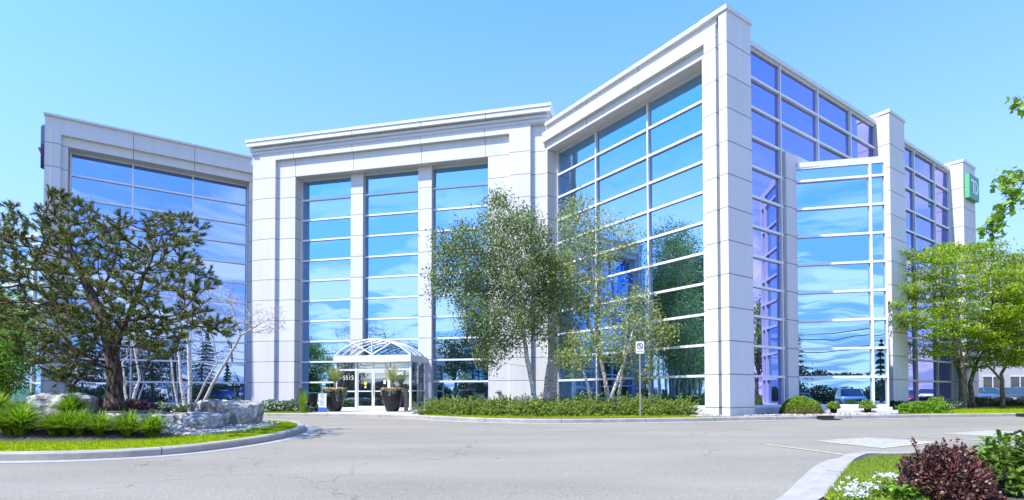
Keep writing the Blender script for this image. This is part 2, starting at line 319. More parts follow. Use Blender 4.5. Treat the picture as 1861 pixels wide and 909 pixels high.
def kerb(name, path, inward, closed=False, height=.15, width=.2, gut=.38):
    """path: outer foot of the kerb; inward: +1 when the bed lies to the left of the travel direction"""
    s = inward; zf = lambda P, dz: np.array([(p[0], p[1], roadz(p[1])+dz) for p in P])
    o0 = path; o1 = offset(path, s*.025, closed); o2 = offset(path, s*width, closed)
    mb = MB(); rr = zf(o0, .0); 
    ring_strip(mb, zf(o0, -.05), zf(o0, height-.03), closed); ring_strip(mb, zf(o0, height-.03), zf(o1, height), closed)
    ring_strip(mb, zf(o1, height), zf(o2, height), closed); ring_strip(mb, zf(o2, height), zf(o2, -.05), closed)
    # saw-cut joints across the kerb every three metres or so
    acc = 0
    for i in range(1, len(path)):
        acc += np.linalg.norm(path[i]-path[i-1])
        if acc > 2.6:
            acc = 0; t = unit(path[i]-path[i-1]); 
            a = [(*(path[i]+q*t-s*.004*np.array([-t[1], t[0]])), roadz(path[i][1])) for q in (-.008, .008)]
            b = [(*(path[i]+q*t-s*.004*np.array([-t[1], t[0]])), roadz(path[i][1])+height-.03) for q in (-.008, .008)]
            c = [(*(o1[i]+q*t), roadz(path[i][1])+height+.004) for q in (-.008, .008)]; d = [(*(o2[i]+q*t), roadz(path[i][1])+height+.004) for q in (-.008, .008)]
            mb.add(a+b+c+d, [(0, 1, 3, 2), (2, 3, 5, 4), (4, 5, 7, 6)], 1)
    o = mb.build(name, [M['kerb'], M['dark']]); tag(o, kind='structure')
    g = MB(); ring_strip(g, zf(offset(path, -s*gut, closed), .006), zf(path, .006), closed)
    tag(g.build('gutter', M['gutter']), kind='structure')
    return o2
front = [road(*p) for p in [(2500, 752), (1960, 757), (1860, 757.5), (1590, 761), (1340, 765), (1240, 767), (1020, 769.5), (900, 768), (800, 764), (740, 761), (640, 758.5), (550, 757.5), (470, 757), (300, 757), (100, 757), (-300, 757)]]
fpath = catmull(front, 6)                           # runs right to left: the beds lie on its right-hand side (+y)
fin = kerb('kerb', fpath, -1)

# planted ground on the building side of the kerb
FX = [(p[0], p[1]) for p in fin]
mb = MB(); mb.prism(FX+[(-60, FX[-1][1]), (-60, 62), (75, 62), (75, FX[0][1])][::1], -.2, -.012)
tag(mb.build('planting_bed', M['mulch']), kind='structure')
def fpt(px, back=0.):
    """point on the inner kerb edge seen at px, moved back"""
    best = min(range(len(fin)), key=lambda i: abs(930.5+F*fin[i][0]/fin[i][1]-px)); return np.array([fin[best][0], fin[best][1]+back])
def strip_from(px0, px1, w0, w1, n=14):
    A = [fpt(px0+(px1-px0)*i/n) for i in range(n+1)]; B = [a+np.array([0, w0+(w1-w0)*i/n]) for i, a in enumerate(A)]
    return A+B[::-1]
def inside(poly, P):
    x, y = P[:, 0], P[:, 1]; c = np.zeros(len(P), bool); n = len(poly)
    for i in range(n):
        x0, y0 = poly[i][:2]; x1, y1 = poly[(i+1) % n][:2]
        k = ((y0 > y) != (y1 > y)) & (x < (x1-x0)*(y-y0)/(y1-y0+1e-12)+x0); c ^= k
    return c
def blades(name, label, poly, zf, n, h, wd, matn):
    P = np.array([p[:2] for p in poly]); lo, hi = P.min(0), P.max(0)
    q = lo+(hi-lo)*rng.random((n, 2)); q = q[inside(poly, q)]; z = np.array([zf(*p) for p in q])
    b = np.c_[q, z]; a = rng.random(len(q))*2*math.pi; d = np.c_[np.cos(a), np.sin(a), 0*a]; hh = h*(.5+rng.random(len(q)))[:, None]
    l_ = (rng.random((len(q), 3))-.5)*np.array([1.2, 1.2, 0])*hh+np.array([0, 0, 1])*hh
    mb = MB(); mb.addt(np.stack([b-d*wd/2, b+d*wd/2, b+l_], 1)); o = mb.build(name, M[matn]); o['kind'] = 'stuff'
    if label: o['label'] = label
    return o
def sheet(name, poly, z, matn, zf=None):
    mb = MB(); mb.add([(p[0], p[1], (zf(p[0], p[1]) if zf else z)) for p in poly], [tuple(range(len(poly)))])
    o = mb.build(name, M[matn]); tag(o, kind='structure'); return o
lawnA = strip_from(770, 1325, 1.2, 1.3); sheet('lawn', lawnA, -.006, 'lawn')
lawnB = strip_from(380, 552, 1.4, 1.0, 8); sheet('lawn', lawnB, -.006, 'lawn')
lawnC = strip_from(1700, 2300, 3.0, 10.0, 10); sheet('lawn', lawnC, -.006, 'lawn')
blades('grass', 'short green grass of the strip between kerb and juniper hedge', lawnA, lambda x, y: -.01, 16000, .06, .012, 'blade')
blades('grass', 'short green grass of the strip left of the entrance', lawnB, lambda x, y: -.01, 7000, .06, .012, 'blade')
blades('grass', 'green lawn below the feathery trees beyond the kerb', lawnC, lambda x, y: -.01, 22000, .07, .016, 'blade')
apron = [fpt(553), fpt(600), fpt(650), fpt(700), fpt(760), np.array([-4.3, 31.0]), np.array([-9.6, 32.4])]
sheet('pavement', apron, .0, 'concrete')

# island on the left
isl = [(-9.2, 9.75), (-7.6, 10.0), (-6.55, 10.7), (-5.95, 12.1), (-5.75, 13.8), (-5.95, 15.6), (-6.6, 17.3), (-7.8, 18.8), (-10.5, 20.1), (-15, 20.6), (-21, 20), (-24, 17.5), (-24.6, 14.5), (-23, 11.5), (-18, 9.9), (-13.5, 9.7)]
ip = catmull(isl, 5, True); iin = kerb('kerb', ip, 1, True, width=.22, gut=.3)
IC = np.array([-11.5, 14.8])
def islz(x, y):
    # height of the mounded island: rises from the kerb top towards the pine
    d = min(np.linalg.norm(iin-np.array([x, y]), axis=1)); s = min(1, max(0, (d-1.7)/2.4)); s = s*s*(3-2*s)
    return roadz(y)+.13+.52*s+.05*min(1, d)
mb = MB(); rings = [1, .985, .93, .86, .78, .68, .56, .42, .26, .1]; n = len(iin); V = []
for r in rings:
    for p in iin:
        q = IC+(p-IC)*r; V.append((q[0], q[1], islz(q[0], q[1]) if r < 1 else roadz(q[1])+.14))
V.append((*IC, islz(*IC))); fs = [(k*n+i, k*n+(i+1) % n, (k+1)*n+(i+1) % n, (k+1)*n+i) for k in range(len(rings)-1) for i in range(n)]
fs += [((len(rings)-1)*n+i, (len(rings)-1)*n+(i+1) % n, len(V)-1) for i in range(n)]
mb.add(V, fs); tag(mb.build('planting_bed', M['mulch'], smooth=True), kind='structure')
# lawn belt of the island
def belt(a, b, i0, i1):
    idx = [i % n for i in range(i0, i1)]; return [tuple(offset(iin, a, True)[i]) for i in idx]+[tuple(offset(iin, b, True)[i]) for i in idx[::-1]]
mb = MB(); o_s = [offset(iin, q, True) for q in (.01, .4, .9, 1.4)]
for k in range(3):
    A = [(p[0], p[1], islz(*p)+.012) for p in o_s[k]]; B = [(p[0], p[1], islz(*p)+.012) for p in o_s[k+1]]; ring_strip(mb, A, B, True)
tag(mb.build('lawn', M['lawn']), kind='structure')
ob = offset(iin, 1.4, True); polyB = [tuple(p) for p in iin]
P = rng.random((240000, 2))*np.array([20, 11.5])+np.array([-25, 9.5]); P = P[inside(polyB, P)]; P = P[~inside([tuple(p) for p in ob], P)]
P = P[(P[:, 1] < 17) & (P[:, 0] > -15)]
z = np.array([islz(*p) for p in P]); b = np.c_[P, z]; a_ = rng.random(len(P))*2*math.pi; d = np.c_[np.cos(a_), np.sin(a_), 0*a_]; hh = .05*(.5+rng.random(len(P)))[:, None]
mb = MB(); mb.addt(np.stack([b-d*.005, b+d*.005, b+(rng.random((len(P), 3))-.5)*np.array([1.2, 1.2, 0])*hh+np.array([0, 0, 1])*hh], 1))
tag(mb.build('grass', M['blade']), 'bright yellow green turf edging the boulder island', kind='stuff')

# island in the lower right corner
is2 = [road(*p)[:2] for p in [(1425, 950), (1471, 909), (1498, 875), (1519, 851), (1543, 839), (1575, 835.5), (1640, 836), (1760, 829), (1870, 818), (1960, 806)]]
is2 += [np.array(p) for p in [(14.5, 10.5), (15, 6), (12, 2.5), (7, 2.2), (3.4, 3.2), (3.0, 4.6)]]
ip2 = catmull(is2, 4, True); iin2 = kerb('kerb', ip2, -1, True, width=.24, gut=.3)
pi2 = [tuple(p) for p in iin2]
mb = MB(); c2 = np.mean(iin2, 0); n2 = len(iin2)
V = [(p[0], p[1], roadz(p[1])+.13) for p in iin2]+[(*(c2+(p-c2)*.5), roadz(p[1])+.17) for p in iin2]+[(*c2, roadz(c2[1])+.2)]
mb.add(V, [(i, (i+1) % n2, n2+(i+1) % n2, n2+i) for i in range(n2)]+[(n2+i, n2+(i+1) % n2, 2*n2) for i in range(n2)])
tag(mb.build('planting_bed', M['mulch'], smooth=True), kind='structure')
def z2(x, y): return roadz(y)+.14
lp = [tuple(p) for p in [road(1497, 930)[:2], road(1528, 885)[:2], road(1546, 860)[:2], road(1585, 846)[:2], road(1700, 842)[:2], road(1770, 870)[:2], road(1700, 930)[:2], road(1600, 1000)[:2]]]
blades('grass', 'patchy green grass inside the kerb of the near corner bed', lp, z2, 60000, .05, .008, 'blade_dull')
sheet('lawn', lp, 0, 'lawn', lambda x, y: roadz(y)+.155)

# road paint
def line(name, pts, width, matn, closed=False):
    P = np.array([road(*p)[:2] for p in pts]); A = offset(P, width/2, closed); B = offset(P, -width/2, closed); g = MB()
    ring_strip(g, [(p[0], p[1], roadz(p[1])+.009) for p in A], [(p[0], p[1], roadz(p[1])+.009) for p in B], closed); tag(g.build(name, M[matn]), kind='structure')
d1 = [(1487, 802.5), (1578, 796), (1703, 803.5), (1602, 815)]; d2 = [(1716, 789), (1800, 783), (1960, 788), (1870, 797)]
for d_ in (d1, d2):
    P_ = [road(*p) for p in d_]; g = MB(); g.add([(p[0], p[1], roadz(p[1])+.005) for p in P_], [(0, 1, 2, 3)]); tag(g.build('road_marking', M['paint_w']), kind='structure')
    line('road_marking', d_, .09, 'paint_y', True)
line('road_marking', [(1393, 808.5), (1490, 821), (1592, 836.5)], .1, 'paint_y'); line('road_marking', [(1668, 794.5), (1760, 799.5), (1880, 806)], .1, 'paint_y')

# storm drains in the gutter
def drain(px, label):
    f = fpt(px); t = unit(fpt(px+40)-fpt(px-40)); 
    e_ = empty('storm_drain', (f[0], f[1]-.25, roadz(f[1])), label, 'storm drain', 'storm drains in the gutter', math.atan2(t[1], t[0]))
    g = MB(); g.box(-.36, .36, -.05, .0, .012, .145); g.box(-.38, .38, -.42, -.05, .008, .02); g.build('inlet_plate', M['blackmetal'], e_)
    s = MB()
    for i in range(7): s.box(-.33+i*.1, -.30+i*.1, -.40, -.07, .02, .032)
    s.build('grate_bars', M['bronze'], e_)
drain(1490, 'black iron storm drain in the kerb below the clipped round bush'); drain(1857, 'black iron storm drain in the kerb at the edge of the lawn')

# ------------------------------------------------------------------ the office building
WALL = {0: ((-24.08, 29.56), 33.41), 1: ((-12.98, 33.70), -13.20), 2: ((2.57, 29.76), -55.14), 3: ((10.26, 22.82), 34.86), 4: ((12.76, 24.33), -12.8)}
class Fr:
    def __init__(s, w):
        (o, a) = WALL[w]; a = R(a); s.o = np.array(o); s.d = np.array([math.cos(a), math.sin(a)]); s.n = np.array([s.d[1], -s.d[0]]); s.a = a
    def __call__(s, q):
        q = np.asarray(q, float).reshape(-1, 3); return np.c_[s.o+q[:, :1]*s.d+q[:, 1:2]*s.n, q[:, 2]]
    def hit(s, px, py, v=0.):
        r = ray(px, py); t = (v+s.o@s.n)/(r[:2]@s.n); p = np.array([0, 0, EYE])+t*r; return float((p[:2]-s.o)@s.d), float(p[2])
    def uv(s, p): p = np.asarray(p[:2], float)-s.o; return float(p@s.d), float(p@s.n)
W = {k: Fr(k) for k in WALL}
B = empty('office_building', (0, 33, 0), 'large white panelled office building with blue mirrored glass walls and angled wings', 'office building')
def bpart(mb, name, m, parent=B):
    o = mb.build(name, m); o.parent = parent; o.matrix_parent_inverse = Matrix.Translation(-parent.location) if parent is B else Matrix.Identity(4); return o
def wbox(w_, *a, mbx=None):
    mbx = mbx or MB(); mbx.box(*a, M=W[w_]); return mbx
def window(w_, us, z0, z1, rows, mid=(), left=True, right=True, gm='glass', v=0., tw=.13, hb=.10, pv=.10):
    """one glazed bay: panes between u0 and u1, split at the given heights, with its aluminium frame"""
    u0, u1 = us; zs = [z0]+[q for q in rows if z0+.1 < q < z1-.1]+[z1]; g = MB(); xs = [u0]+list(mid)+[u1]; T = W[w_]
    for i in range(len(xs)-1):
        for a_, b_ in zip(zs[:-1], zs[1:]):
            e_ = (rng.random(4)-.5)*.020*min(1, (xs[i+1]-xs[i])/3); q = [(xs[i], v+e_[0], a_), (xs[i+1], v+e_[1], a_), (xs[i+1], v+e_[2], b_), (xs[i], v+e_[0]+e_[2]-e_[1], b_)]
            g.add(T(q), [(0, 1, 2, 3)])
    o = bpart(g, 'window', M[gm]); f = MB()
    for q in zs[1:-1]: f.box(u0, u1, v-.02, v+pv, q-hb/2, q+hb/2, M=T)
    f.box(u0, u1, v-.02, v+pv, z0-.05, z0+.05, M=T); f.box(u0, u1, v-.02, v+pv*.7, z1-.07, z1, M=T)
    for q in mid: f.box(q-.05, q+.05, v-.02, v+pv*.9, z0, z1, M=T)
    if left: f.box(u0-.001, u0+tw/2, v-.02, v+pv+.03, z0, z1, M=T)
    if right: f.box(u1-tw/2, u1+.001, v-.02, v+pv+.03, z0, z1, M=T)
    fo = f.build('frame', M['alu']); fo.parent = o
    return o
rows = [Z(k) for k in range(1, 12)]; Zs = 14.05
def vjoint(w_, u, v, z0, z1, wd=.022):
    j_ = MB(); j_.box(u-wd/2, u+wd/2, v-.01, v+.003, z0, z1, M=W[w_]); bpart(j_, 'panel_joint', M['dark'])
# --- core behind the walls (plan polygon 0.3 m behind the glass)
def pt(w_, u, v): return tuple(W[w_]([(u, v, 0)])[0][:2])
core = [pt(0, -.7, -.3), pt(0, 9.0, -.3), pt(1, -1, -.4), pt(1, 15.2, -.4), pt(2, .4, -.5), pt(2, 10.2, -.6), pt(3, -1.3, -.3), pt(3, 24.3, -.3), pt(3, 24.3, -32), pt(0, -.7, -30)]
c_ = MB(); c_.prism(core, 0, 14.9); bpart(c_, 'wall', M['precast'])
# --- left wing (wall 0)
w0 = W[0]; m1, m2 = w0.hit(242, 400)[0], w0.hit(351, 400)[0]; g1 = 8.80; top0 = 15.55
for i, (a_, b_) in enumerate(((0, m1), (m1, m2), (m2, g1))): window(0, (a_, b_), .3, Zs, rows, left=i == 0, gm='glass_peri_sky')
bpart(wbox(0, -.28, g1+.1, -.1, .12, -.1, .295), 'plinth', M['precast'])
p = MB(); p.box(-.30, -.03, -.12, .75, -.1, Zs, M=w0); bpart(p, 'inner_frame', M['precast'])
p = MB(); p.box(8.77, 9.10, -.12, .75, -.1, Zs, M=w0); bpart(p, 'inner_frame', M['precast'])
p = MB(); p.box(-.30, 9.10, -.12, .75, Zs, 14.62, M=w0); bpart(p, 'inner_header', M['precast'])
p = MB(); p.box(-.70, -.302, -.15, .95, -.1, 14.58, M=w0); bpart(p, 'pilaster', M['precast'])
p = MB(); p.box(-.97, -.702, -1.6, .90, -.1, 15.47, M=w0); bpart(p, 'corner_strip', M['precast'])
p = MB(); p.box(-.70, 9.05, -.15, .95, 14.58, 15.10, M=w0); p.box(-.70, 8.85, -.15, .90, 15.10, 15.47, M=w0); bpart(p, 'header', M['precast'])
p = MB(); p.box(-1.02, 8.92, -.6, 1.02, 15.47, top0+.03, M=w0); bpart(p, 'coping', M['coping'])
p = MB(); p.box(-.97, -.75, -30, -1.6, -.1, 15.3, M=w0); bpart(p, 'end_wall', M['precast'])
for q in (m1, m2): vjoint(0, q, .95, 14.60, 15.10); vjoint(0, q, .90, 15.10, 15.47); vjoint(0, q, .75, Zs, 14.58)
# --- middle (wall 1)
w1 = W[1]; top1 = 16.40; UM = 12.16
for (a_, b_) in ((0, 3.55), (4.22, 7.86), (8.60, UM+.05)): window(1, (a_, b_), .3, Zs, rows, tw=.09)
for (a_, b_) in ((3.50, 4.30), (7.83, 8.66)):
    p = MB(); p.box(a_, b_, -.05, .35, -.1, Zs-.002, M=w1); bpart(p, 'pier', M['precast'])
for (a_, b_) in ((0, 3.50), (8.66, UM)): bpart(wbox(1, a_, b_, -.1, .11, -.1, .248), 'plinth', M['precast'])
p = MB(); p.box(-1.248, 0, -.15, .75, -.1, Zs, M=w1); bpart(p, 'inner_frame', M['precast'])
p = MB(); p.box(UM, 13.42, -.15, .75, -.1, Zs, M=w1); bpart(p, 'inner_frame', M['precast'])
p = MB(); p.box(-1.248, 13.42, -.15, .75, Zs, 15.16, M=w1); bpart(p, 'inner_header', M['precast'])
p = MB(); p.box(-2.34, -1.25, -.2, .95, -.1, 15.13, M=w1); bpart(p, 'pilaster', M['precast'])
p = MB(); p.box(13.424, 14.60, -.2, .95, -.1, 15.13, M=w1); bpart(p, 'pilaster', M['precast'])
p = MB(); p.box(-2.88, -2.342, -1.2, .90, -.1, 15.6, M=w1); bpart(p, 'corner_strip', M['precast'])
p = MB(); p.box(14.602, 15.52, -1.2, .72, -.1, 15.5, M=w1); bpart(p, 'corner_strip', M['precast'])
p = MB(); p.box(-2.34, 14.60, -.2, .95, 15.13, 15.55, M=w1); p.box(14.60, 15.50, -.2, .93, 15.5, 15.6, M=w1); bpart(p, 'header', M['precast'])
p = MB(); p.box(-2.92, 15.56, -1.2, .99, 15.60, 15.72, M=w1); p.box(-2.98, 15.62, -1.2, 1.06, 15.75, 15.90, M=w1); p.box(-2.92, 15.56, -1.2, .98, 15.55, 15.98, M=w1)
p.box(-3.10, 15.76, -1.2, 1.24, 15.98, 16.24, M=w1); bpart(p, 'cornice', M['precast'])
p = MB(); p.box(-3.14, 15.80, -1.3, 1.28, 16.24, top1, M=w1); bpart(p, 'coping', M['coping'])
for q in (0.0, 3.9, 8.2, 12.0): vjoint(1, q, .95, 15.13, 15.55); vjoint(1, q, .75, Zs, 15.13); vjoint(1, q+.15, 1.24, 15.98, 16.24)
# --- right wing front (wall 2)
w2 = W[2]; UR = 9.75; r1, r2 = w2.hit(1087, 400)[0], w2.hit(1182, 400)[0]
for i, (a_, b_) in enumerate(((0, r1), (r1, r2), (r2, UR+.05))): window(2, (a_, b_), .3, Zs, rows, left=i == 0, tw=.15)
bpart(wbox(2, -.2, UR+.1, -.1, .12, -.1, .246), 'plinth', M['precast'])
p = MB(); p.box(-.10, .0, -.1, .78, -.1, Zs, M=w2); bpart(p, 'inner_frame', M['precast'])
p = MB(); p.box(UR, 9.98, -.15, .75, -.1, Zs, M=w2); bpart(p, 'inner_frame', M['precast'])
p = MB(); p.box(-.10, 9.98, -.15, .75, Zs, 14.50, M=w2); bpart(p, 'inner_header', M['precast'])
p = MB(); p.box(9.982, 10.50, -.2, .95, -.1, 14.45, M=w2); bpart(p, 'pilaster', M['precast'])
p = MB(); p.box(-.24, 10.50, -.2, .95, 14.47, 14.98, M=w2); p.box(.0, 10.50, -.2, .86, 14.98, 15.25, M=w2); bpart(p, 'header', M['precast'])
for q in (r1, r2): vjoint(2, q-.12, .95, 14.47, 14.98); vjoint(2, q+.12, .86, 14.98, 15.25); vjoint(2, q, .75, Zs, 14.47)
p = MB(); p.box(.06, 10.66, -.4, 1.0, 15.25, 15.42, M=w2); bpart(p, 'coping', M['coping'])
p = MB(); p.box(10.50, 10.66, -.2, .72, -.1, 15.25, M=w2); bpart(p, 'recess', M['precast'])
# corner pillar: its right face lies in the plane of the side wall
cu, cv = W[3].uv(W[2]([(10.97, .95, 0)])[0][:2])
ue = W[3].hit(1366.5, 300, cv)[0]
w3 = W[3]
p = MB(); p.box(cu, ue, cv-.33, cv, -.1, 15.26, M=w3); p.box(cu+.24, ue-.01, -.2, cv-.33, -.1, 15.24, M=w3); bpart(p, 'pillar', M['precast'])
p = MB(); p.box(cu-.062, ue+.05, -.25, cv+.05, 15.262, 15.43, M=w3); bpart(p, 'coping', M['coping'])
# --- side wall (wall 3)
top3 = 15.5; ug = [w3.hit(x, y)[0] for x, y in ((1417, 400), (1483, 220), (1542.5, 240))]
A0 = 11.33; A1 = 13.3; A2 = 22.3; A3 = 24.55; rows3 = rows+[Z(11)+.0]
sec = [(ue-.3, ug[0]), (ug[0], ug[1]), (ug[1], ug[2]), (ug[2], A0)]
for i, (a_, b_) in enumerate(sec): window(3, (a_, b_), .3, Z(12), rows, left=False, gm='glass_violet_sky', right=i < 3)
h1, h2 = w3.hit(1658.6, 350)[0], w3.hit(1695.5, 350)[0]
for a_, b_ in ((A1, h1), (h1, h2), (h2, A2)): window(3, (a_, b_), .3, Z(12), rows, left=False, gm='glass_violet_sky')
bpart(wbox(3, ue-.3, A0, -.3, .12, -.1, .248), 'plinth', M['precast']); bpart(wbox(3, A1, A2, -.3, .12, -.1, .248), 'plinth', M['precast'])
for a_, b_ in ((ue, A0), (A1, A2)):
    p = MB(); p.box(a_, b_, -.4, .18, Z(12), top3, M=w3); bpart(p, 'coping', M['coping'])
for a_, b_, v_ in ((A0, A1, .78), (A2, A3, .85)):
    p = MB(); p.box(a_, b_, -.5, v_, -.1, 15.72, M=w3); bpart(p, 'pillar', M['precast'])
    p = MB(); p.box(a_-.05, b_+.05, -.5, v_+.05, 15.72, 15.88, M=w3); bpart(p, 'coping', M['coping'])
# pier beside the angled bay and the low wall carrying on behind the bay
bu, bv = w3.uv(W[4].o)
p = MB(); p.box(2.02, bu-.02, .0, .22, -.1, 11.5, M=w3); p.box(bu-.02, A0-.02, .0, .16, 10.9, 11.5, M=w3); bpart(p, 'pier', M['precast'])
# angled bay (wall 4)
w4 = W[4]; ZB = 10.92
window(4, (0, 2.97), .3, ZB, rows, left=False, tw=.16); window(4, (2.97, 3.52), .3, ZB, rows, left=False, tw=.10)
e0, e1 = w4([(3.52, 0, 0)])[0][:2], w4([(-.0, 0, 0)])[0][:2]; eu, ev = w3.uv(e0); su, sv = w3.uv(e1)
wallp = lambda u, v: tuple(w3([(u, v, 0)])[0][:2])
p = MB(); p.prism([wallp(su, .17), wallp(su, sv-.04), wallp(eu-.04, ev-.05), wallp(eu-.04, .17)], .0, ZB-.002); bpart(p, 'wall', M['precast'])
p = MB(); p.prism([wallp(su-.04, .165), wallp(su-.04, sv+.10), wallp(eu+.06, ev+.12), wallp(eu+.06, .165)], ZB, ZB+.22); bpart(p, 'roof', M['coping'])
p = MB(); p.box(-.02, 3.60, -.02, .22, -.1, .245, M=w4); p.box(-.02, 3.68, .22, .55, -.1, .12, M=w4); bpart(p, 'plinth', M['coping'])
# left bay, mirrored behind the left corner
WALL[5] = ((-29.0-4.2*.974, 34.0+4.2*.228), -13.2); W[5] = Fr(5); w5 = W[5]
window(5, (0, 3.2), .3, 10.75, rows, left=True); window(5, (3.2, 4.2), .3, 10.75, rows, left=False)
p = MB(); p.box(-.1, 4.25, -4.2, .14, 10.75, 10.98, M=w5); bpart(p, 'roof', M['coping']); p = MB(); p.box(.02, 4.2, -4.2, -.05, .0, 10.74, M=w5); bpart(p, 'wall', M['precast'])
p = MB(); p.box(.0, 4.2, -.05, .12, -.1, .25, M=w5); bpart(p, 'plinth', M['precast'])
# roof slab
p = MB(); p.prism(core, 14.95, 15.1); bpart(p, 'roof', M['coping'])

# entrance vestibule: glazed porch with a barrel vault
VF = 2.6                                             # front plane of the porch, in wall-1 coordinates
hv = lambda px, py=700, v=VF: w1.hit(px, py, v)[0]
uL, uR_ = hv(608), hv(746); zt = w1.hit(676, 646, VF)[1]; zb = w1.hit(676, 658, VF)[1]; cU = (uL+uR_)/2
E = MB(); E.box(uL-.05, uR_+.03, VF-.30, VF+.06, zb, zt, M=w1)
for q in (uL-.05, uR_-.12): E.box(q, q+.15, .36, VF-.30, zb, zt, M=w1)
E = bpart(E, 'entrance_vestibule', M['alu'])
def epart(mb, name, m): o = mb.build(name, m); o.parent = E; o.matrix_parent_inverse = Matrix.Identity(4); return o
# vault ribs + glass: circular segment, rise .95 m
rise = w1.hit(676, 617, VF)[1]-zt; hw = (uR_-uL)/2; Rr = (hw*hw+rise*rise)/(2*rise); th = math.asin(hw/Rr)
arc = lambda v, dr=0: [(cU+(Rr+dr)*math.sin(q), v, zt+rise-Rr+(Rr+dr)*math.cos(q)) for q in np.linspace(-th, th, 25)]
rb = MB()
for v in np.linspace(VF-.02, .42, 4): rb.tube(w1(arc(v)), .045, 6)
A_ = arc(0)
for k in (4, 8, 12, 16, 20): rb.tube(w1([(A_[k][0], VF-.02, A_[k][2]), (A_[k][0], .42, A_[k][2])]), .025, 5)
rb.tube(w1([(cU, VF-.02, zt), (cU, VF-.02, zt+rise)]), .045, 6)
for s_ in (-1, 1): rb.tube(w1([(cU, VF-.02, zt+.05), (cU+s_*hw*.48, VF-.02, A_[18][2])]), .04, 6)
epart(rb, 'vault_ribs', M['alu'])
g = MB(); a1, a2 = w1(arc(VF, .03)), w1(arc(.36, .03)); ring_strip(g, a1, a2, False); epart(g, 'vault_glass', M['canopy'])
# posts, transoms, doors, glass
zd = 2.12
xs_ = [uL+.03, hv(645), hv(676), hv(706), uR_-.06]
po = MB()
for q in (xs_[0], xs_[1], xs_[3], xs_[4]): po.box(q-.05, q+.05, VF-.22, VF-.10, .0, zb, M=w1)
po.box(xs_[0], xs_[4], VF-.21, VF-.12, zd, zd+.12, M=w1); po.box(xs_[0], xs_[1], VF-.21, VF-.12, .95, 1.02, M=w1); po.box(xs_[3], xs_[4], VF-.21, VF-.12, .95, 1.02, M=w1)
po.box(xs_[0], xs_[1], VF-.21, VF-.12, .0, .1, M=w1); po.box(xs_[3], xs_[4], VF-.21, VF-.12, .0, .1, M=w1); po.box(xs_[2]-.02, xs_[2]+.02, VF-.20, VF-.13, zd+.12, zb, M=w1)
for q in (uR_-.08, uL+.02):
    po.box(q-.04, q+.04, .36, .5, 0, zb, M=w1); po.box(q-.03, q+.03, 1.4, 1.48, 0, zb, M=w1)
    for a_ in (0.03, .98): po.box(q-.03, q+.03, .5, VF-.22, a_, a_+.07, M=w1)
epart(po, 'posts', M['alu'])
g = MB()
for a_, b_ in ((0, 1), (3, 4)): g.box(xs_[a_], xs_[b_], VF-.17, VF-.155, .1, zb, M=w1)
g.box(xs_[1], xs_[3], VF-.17, VF-.155, zd+.12, zb, M=w1); epart(g, 'glass_panel', M['glass_clear'])
for q in (uR_-.08, uL+.02):
    g = MB(); g.box(q-.008, q+.008, .5, VF-.22, .1, zb, M=w1); epart(g, 'glass_panel', M['canopy'])
bk = MB(); bk.box(uL+.1, uR_-.1, .44, .5, 0, zb, M=w1); epart(bk, 'inner_screen', M['glass_clear'])
for a_, b_ in ((xs_[1]+.06, xs_[2]-.01), (xs_[2]+.01, xs_[3]-.06)):
    d_ = MB(); vv = (VF-.20, VF-.14); fw = .07
    d_.box(a_, a_+fw, *vv, .02, zd, M=w1); d_.box(b_-fw, b_, *vv, .02, zd, M=w1); d_.box(a_+fw, b_-fw, *vv, zd-.1, zd, M=w1); d_.box(a_+fw, b_-fw, *vv, .02, .18, M=w1); d_.box(a_+fw, b_-fw, *vv, .96, 1.02, M=w1)
    dr = epart(d_, 'door', M['alu'])
g = MB(); g.box(xs_[1]+.1, xs_[3]-.1, VF-.175, VF-.165, .1, zd-.05, M=w1); epart(g, 'door_glass', M['glass_clear'])
hd = MB()
for q in (xs_[2]-.07, xs_[2]+.07): hd.tube(w1([(q, VF-.07, .75), (q, VF-.07, 1.35)]), .015, 6)
epart(hd, 'door_handle', M['steel'])
st = MB(); cxs = hv(662); st.add(w1([(cxs+.1*math.cos(q), VF-.130, 1.42+.1*math.sin(q)) for q in np.arange(20)*math.pi/10]), [tuple(range(20))]); epart(st, 'door_sticker', M['yellow'])
cx2, q = hv(697), hv(725)
for bx_ in ((cxs-.05, cxs+.05, VF-.135, VF-.13, 1.16, 1.28), (cx2-.07, cx2+.07, VF-.135, VF-.13, 1.38, 1.58), (q-.2, q+.2, VF-.15, VF-.14, 1.86, 2.02)):
    st = MB(); st.box(*bx_, M=w1); epart(st, 'door_notice', M['signw'])
def text(s_, name, size, loc, rotz, m, parent=None, tilt=R(90), ext=.004, align='CENTER'):
    c = bpy.data.curves.new(name, 'FONT'); c.body = s_; c.size = size; c.align_x = align; c.align_y = 'CENTER'; c.extrude = ext; c.resolution_u = 3
    o = bpy.data.objects.new(name, c); COL.objects.link(o); c.materials.append(m); o.location = loc; o.rotation_euler = (tilt, 0, rotz)
    dg = bpy.context.evaluated_depsgraph_get(); me = bpy.data.meshes.new_from_object(o.evaluated_get(dg)); mo = bpy.data.objects.new(name, me); COL.objects.link(mo)
    mo.matrix_world = o.matrix_basis; bpy.data.objects.remove(o)
    if parent is not None:
        mo.parent = parent; mo.matrix_parent_inverse = parent.matrix_world.inverted() if parent.type == 'EMPTY' else Matrix.Identity(4)
    return mo
bpy.context.view_layer.update()
pl = w1([(hv(631), VF-.12, w1.hit(631, 687, VF)[1])])[0]
text('5515', 'house_number', .34, tuple(pl), w1.a, M['signw'], E)
# hose connection low on the white wall right of the porch
hc = MB(); u_, z_ = w1.hit(907, 712, .75)
for s_ in (-.12, .12): hc.tube(w1([(u_+s_*.3, .75, z_), (u_+s_, .98, z_-.05)]), .055, 8)
hc.box(u_-.1, u_+.1, .75, .80, z_-.08, z_+.08, M=w1); bpart(hc, 'hose_connection', M['steel'])
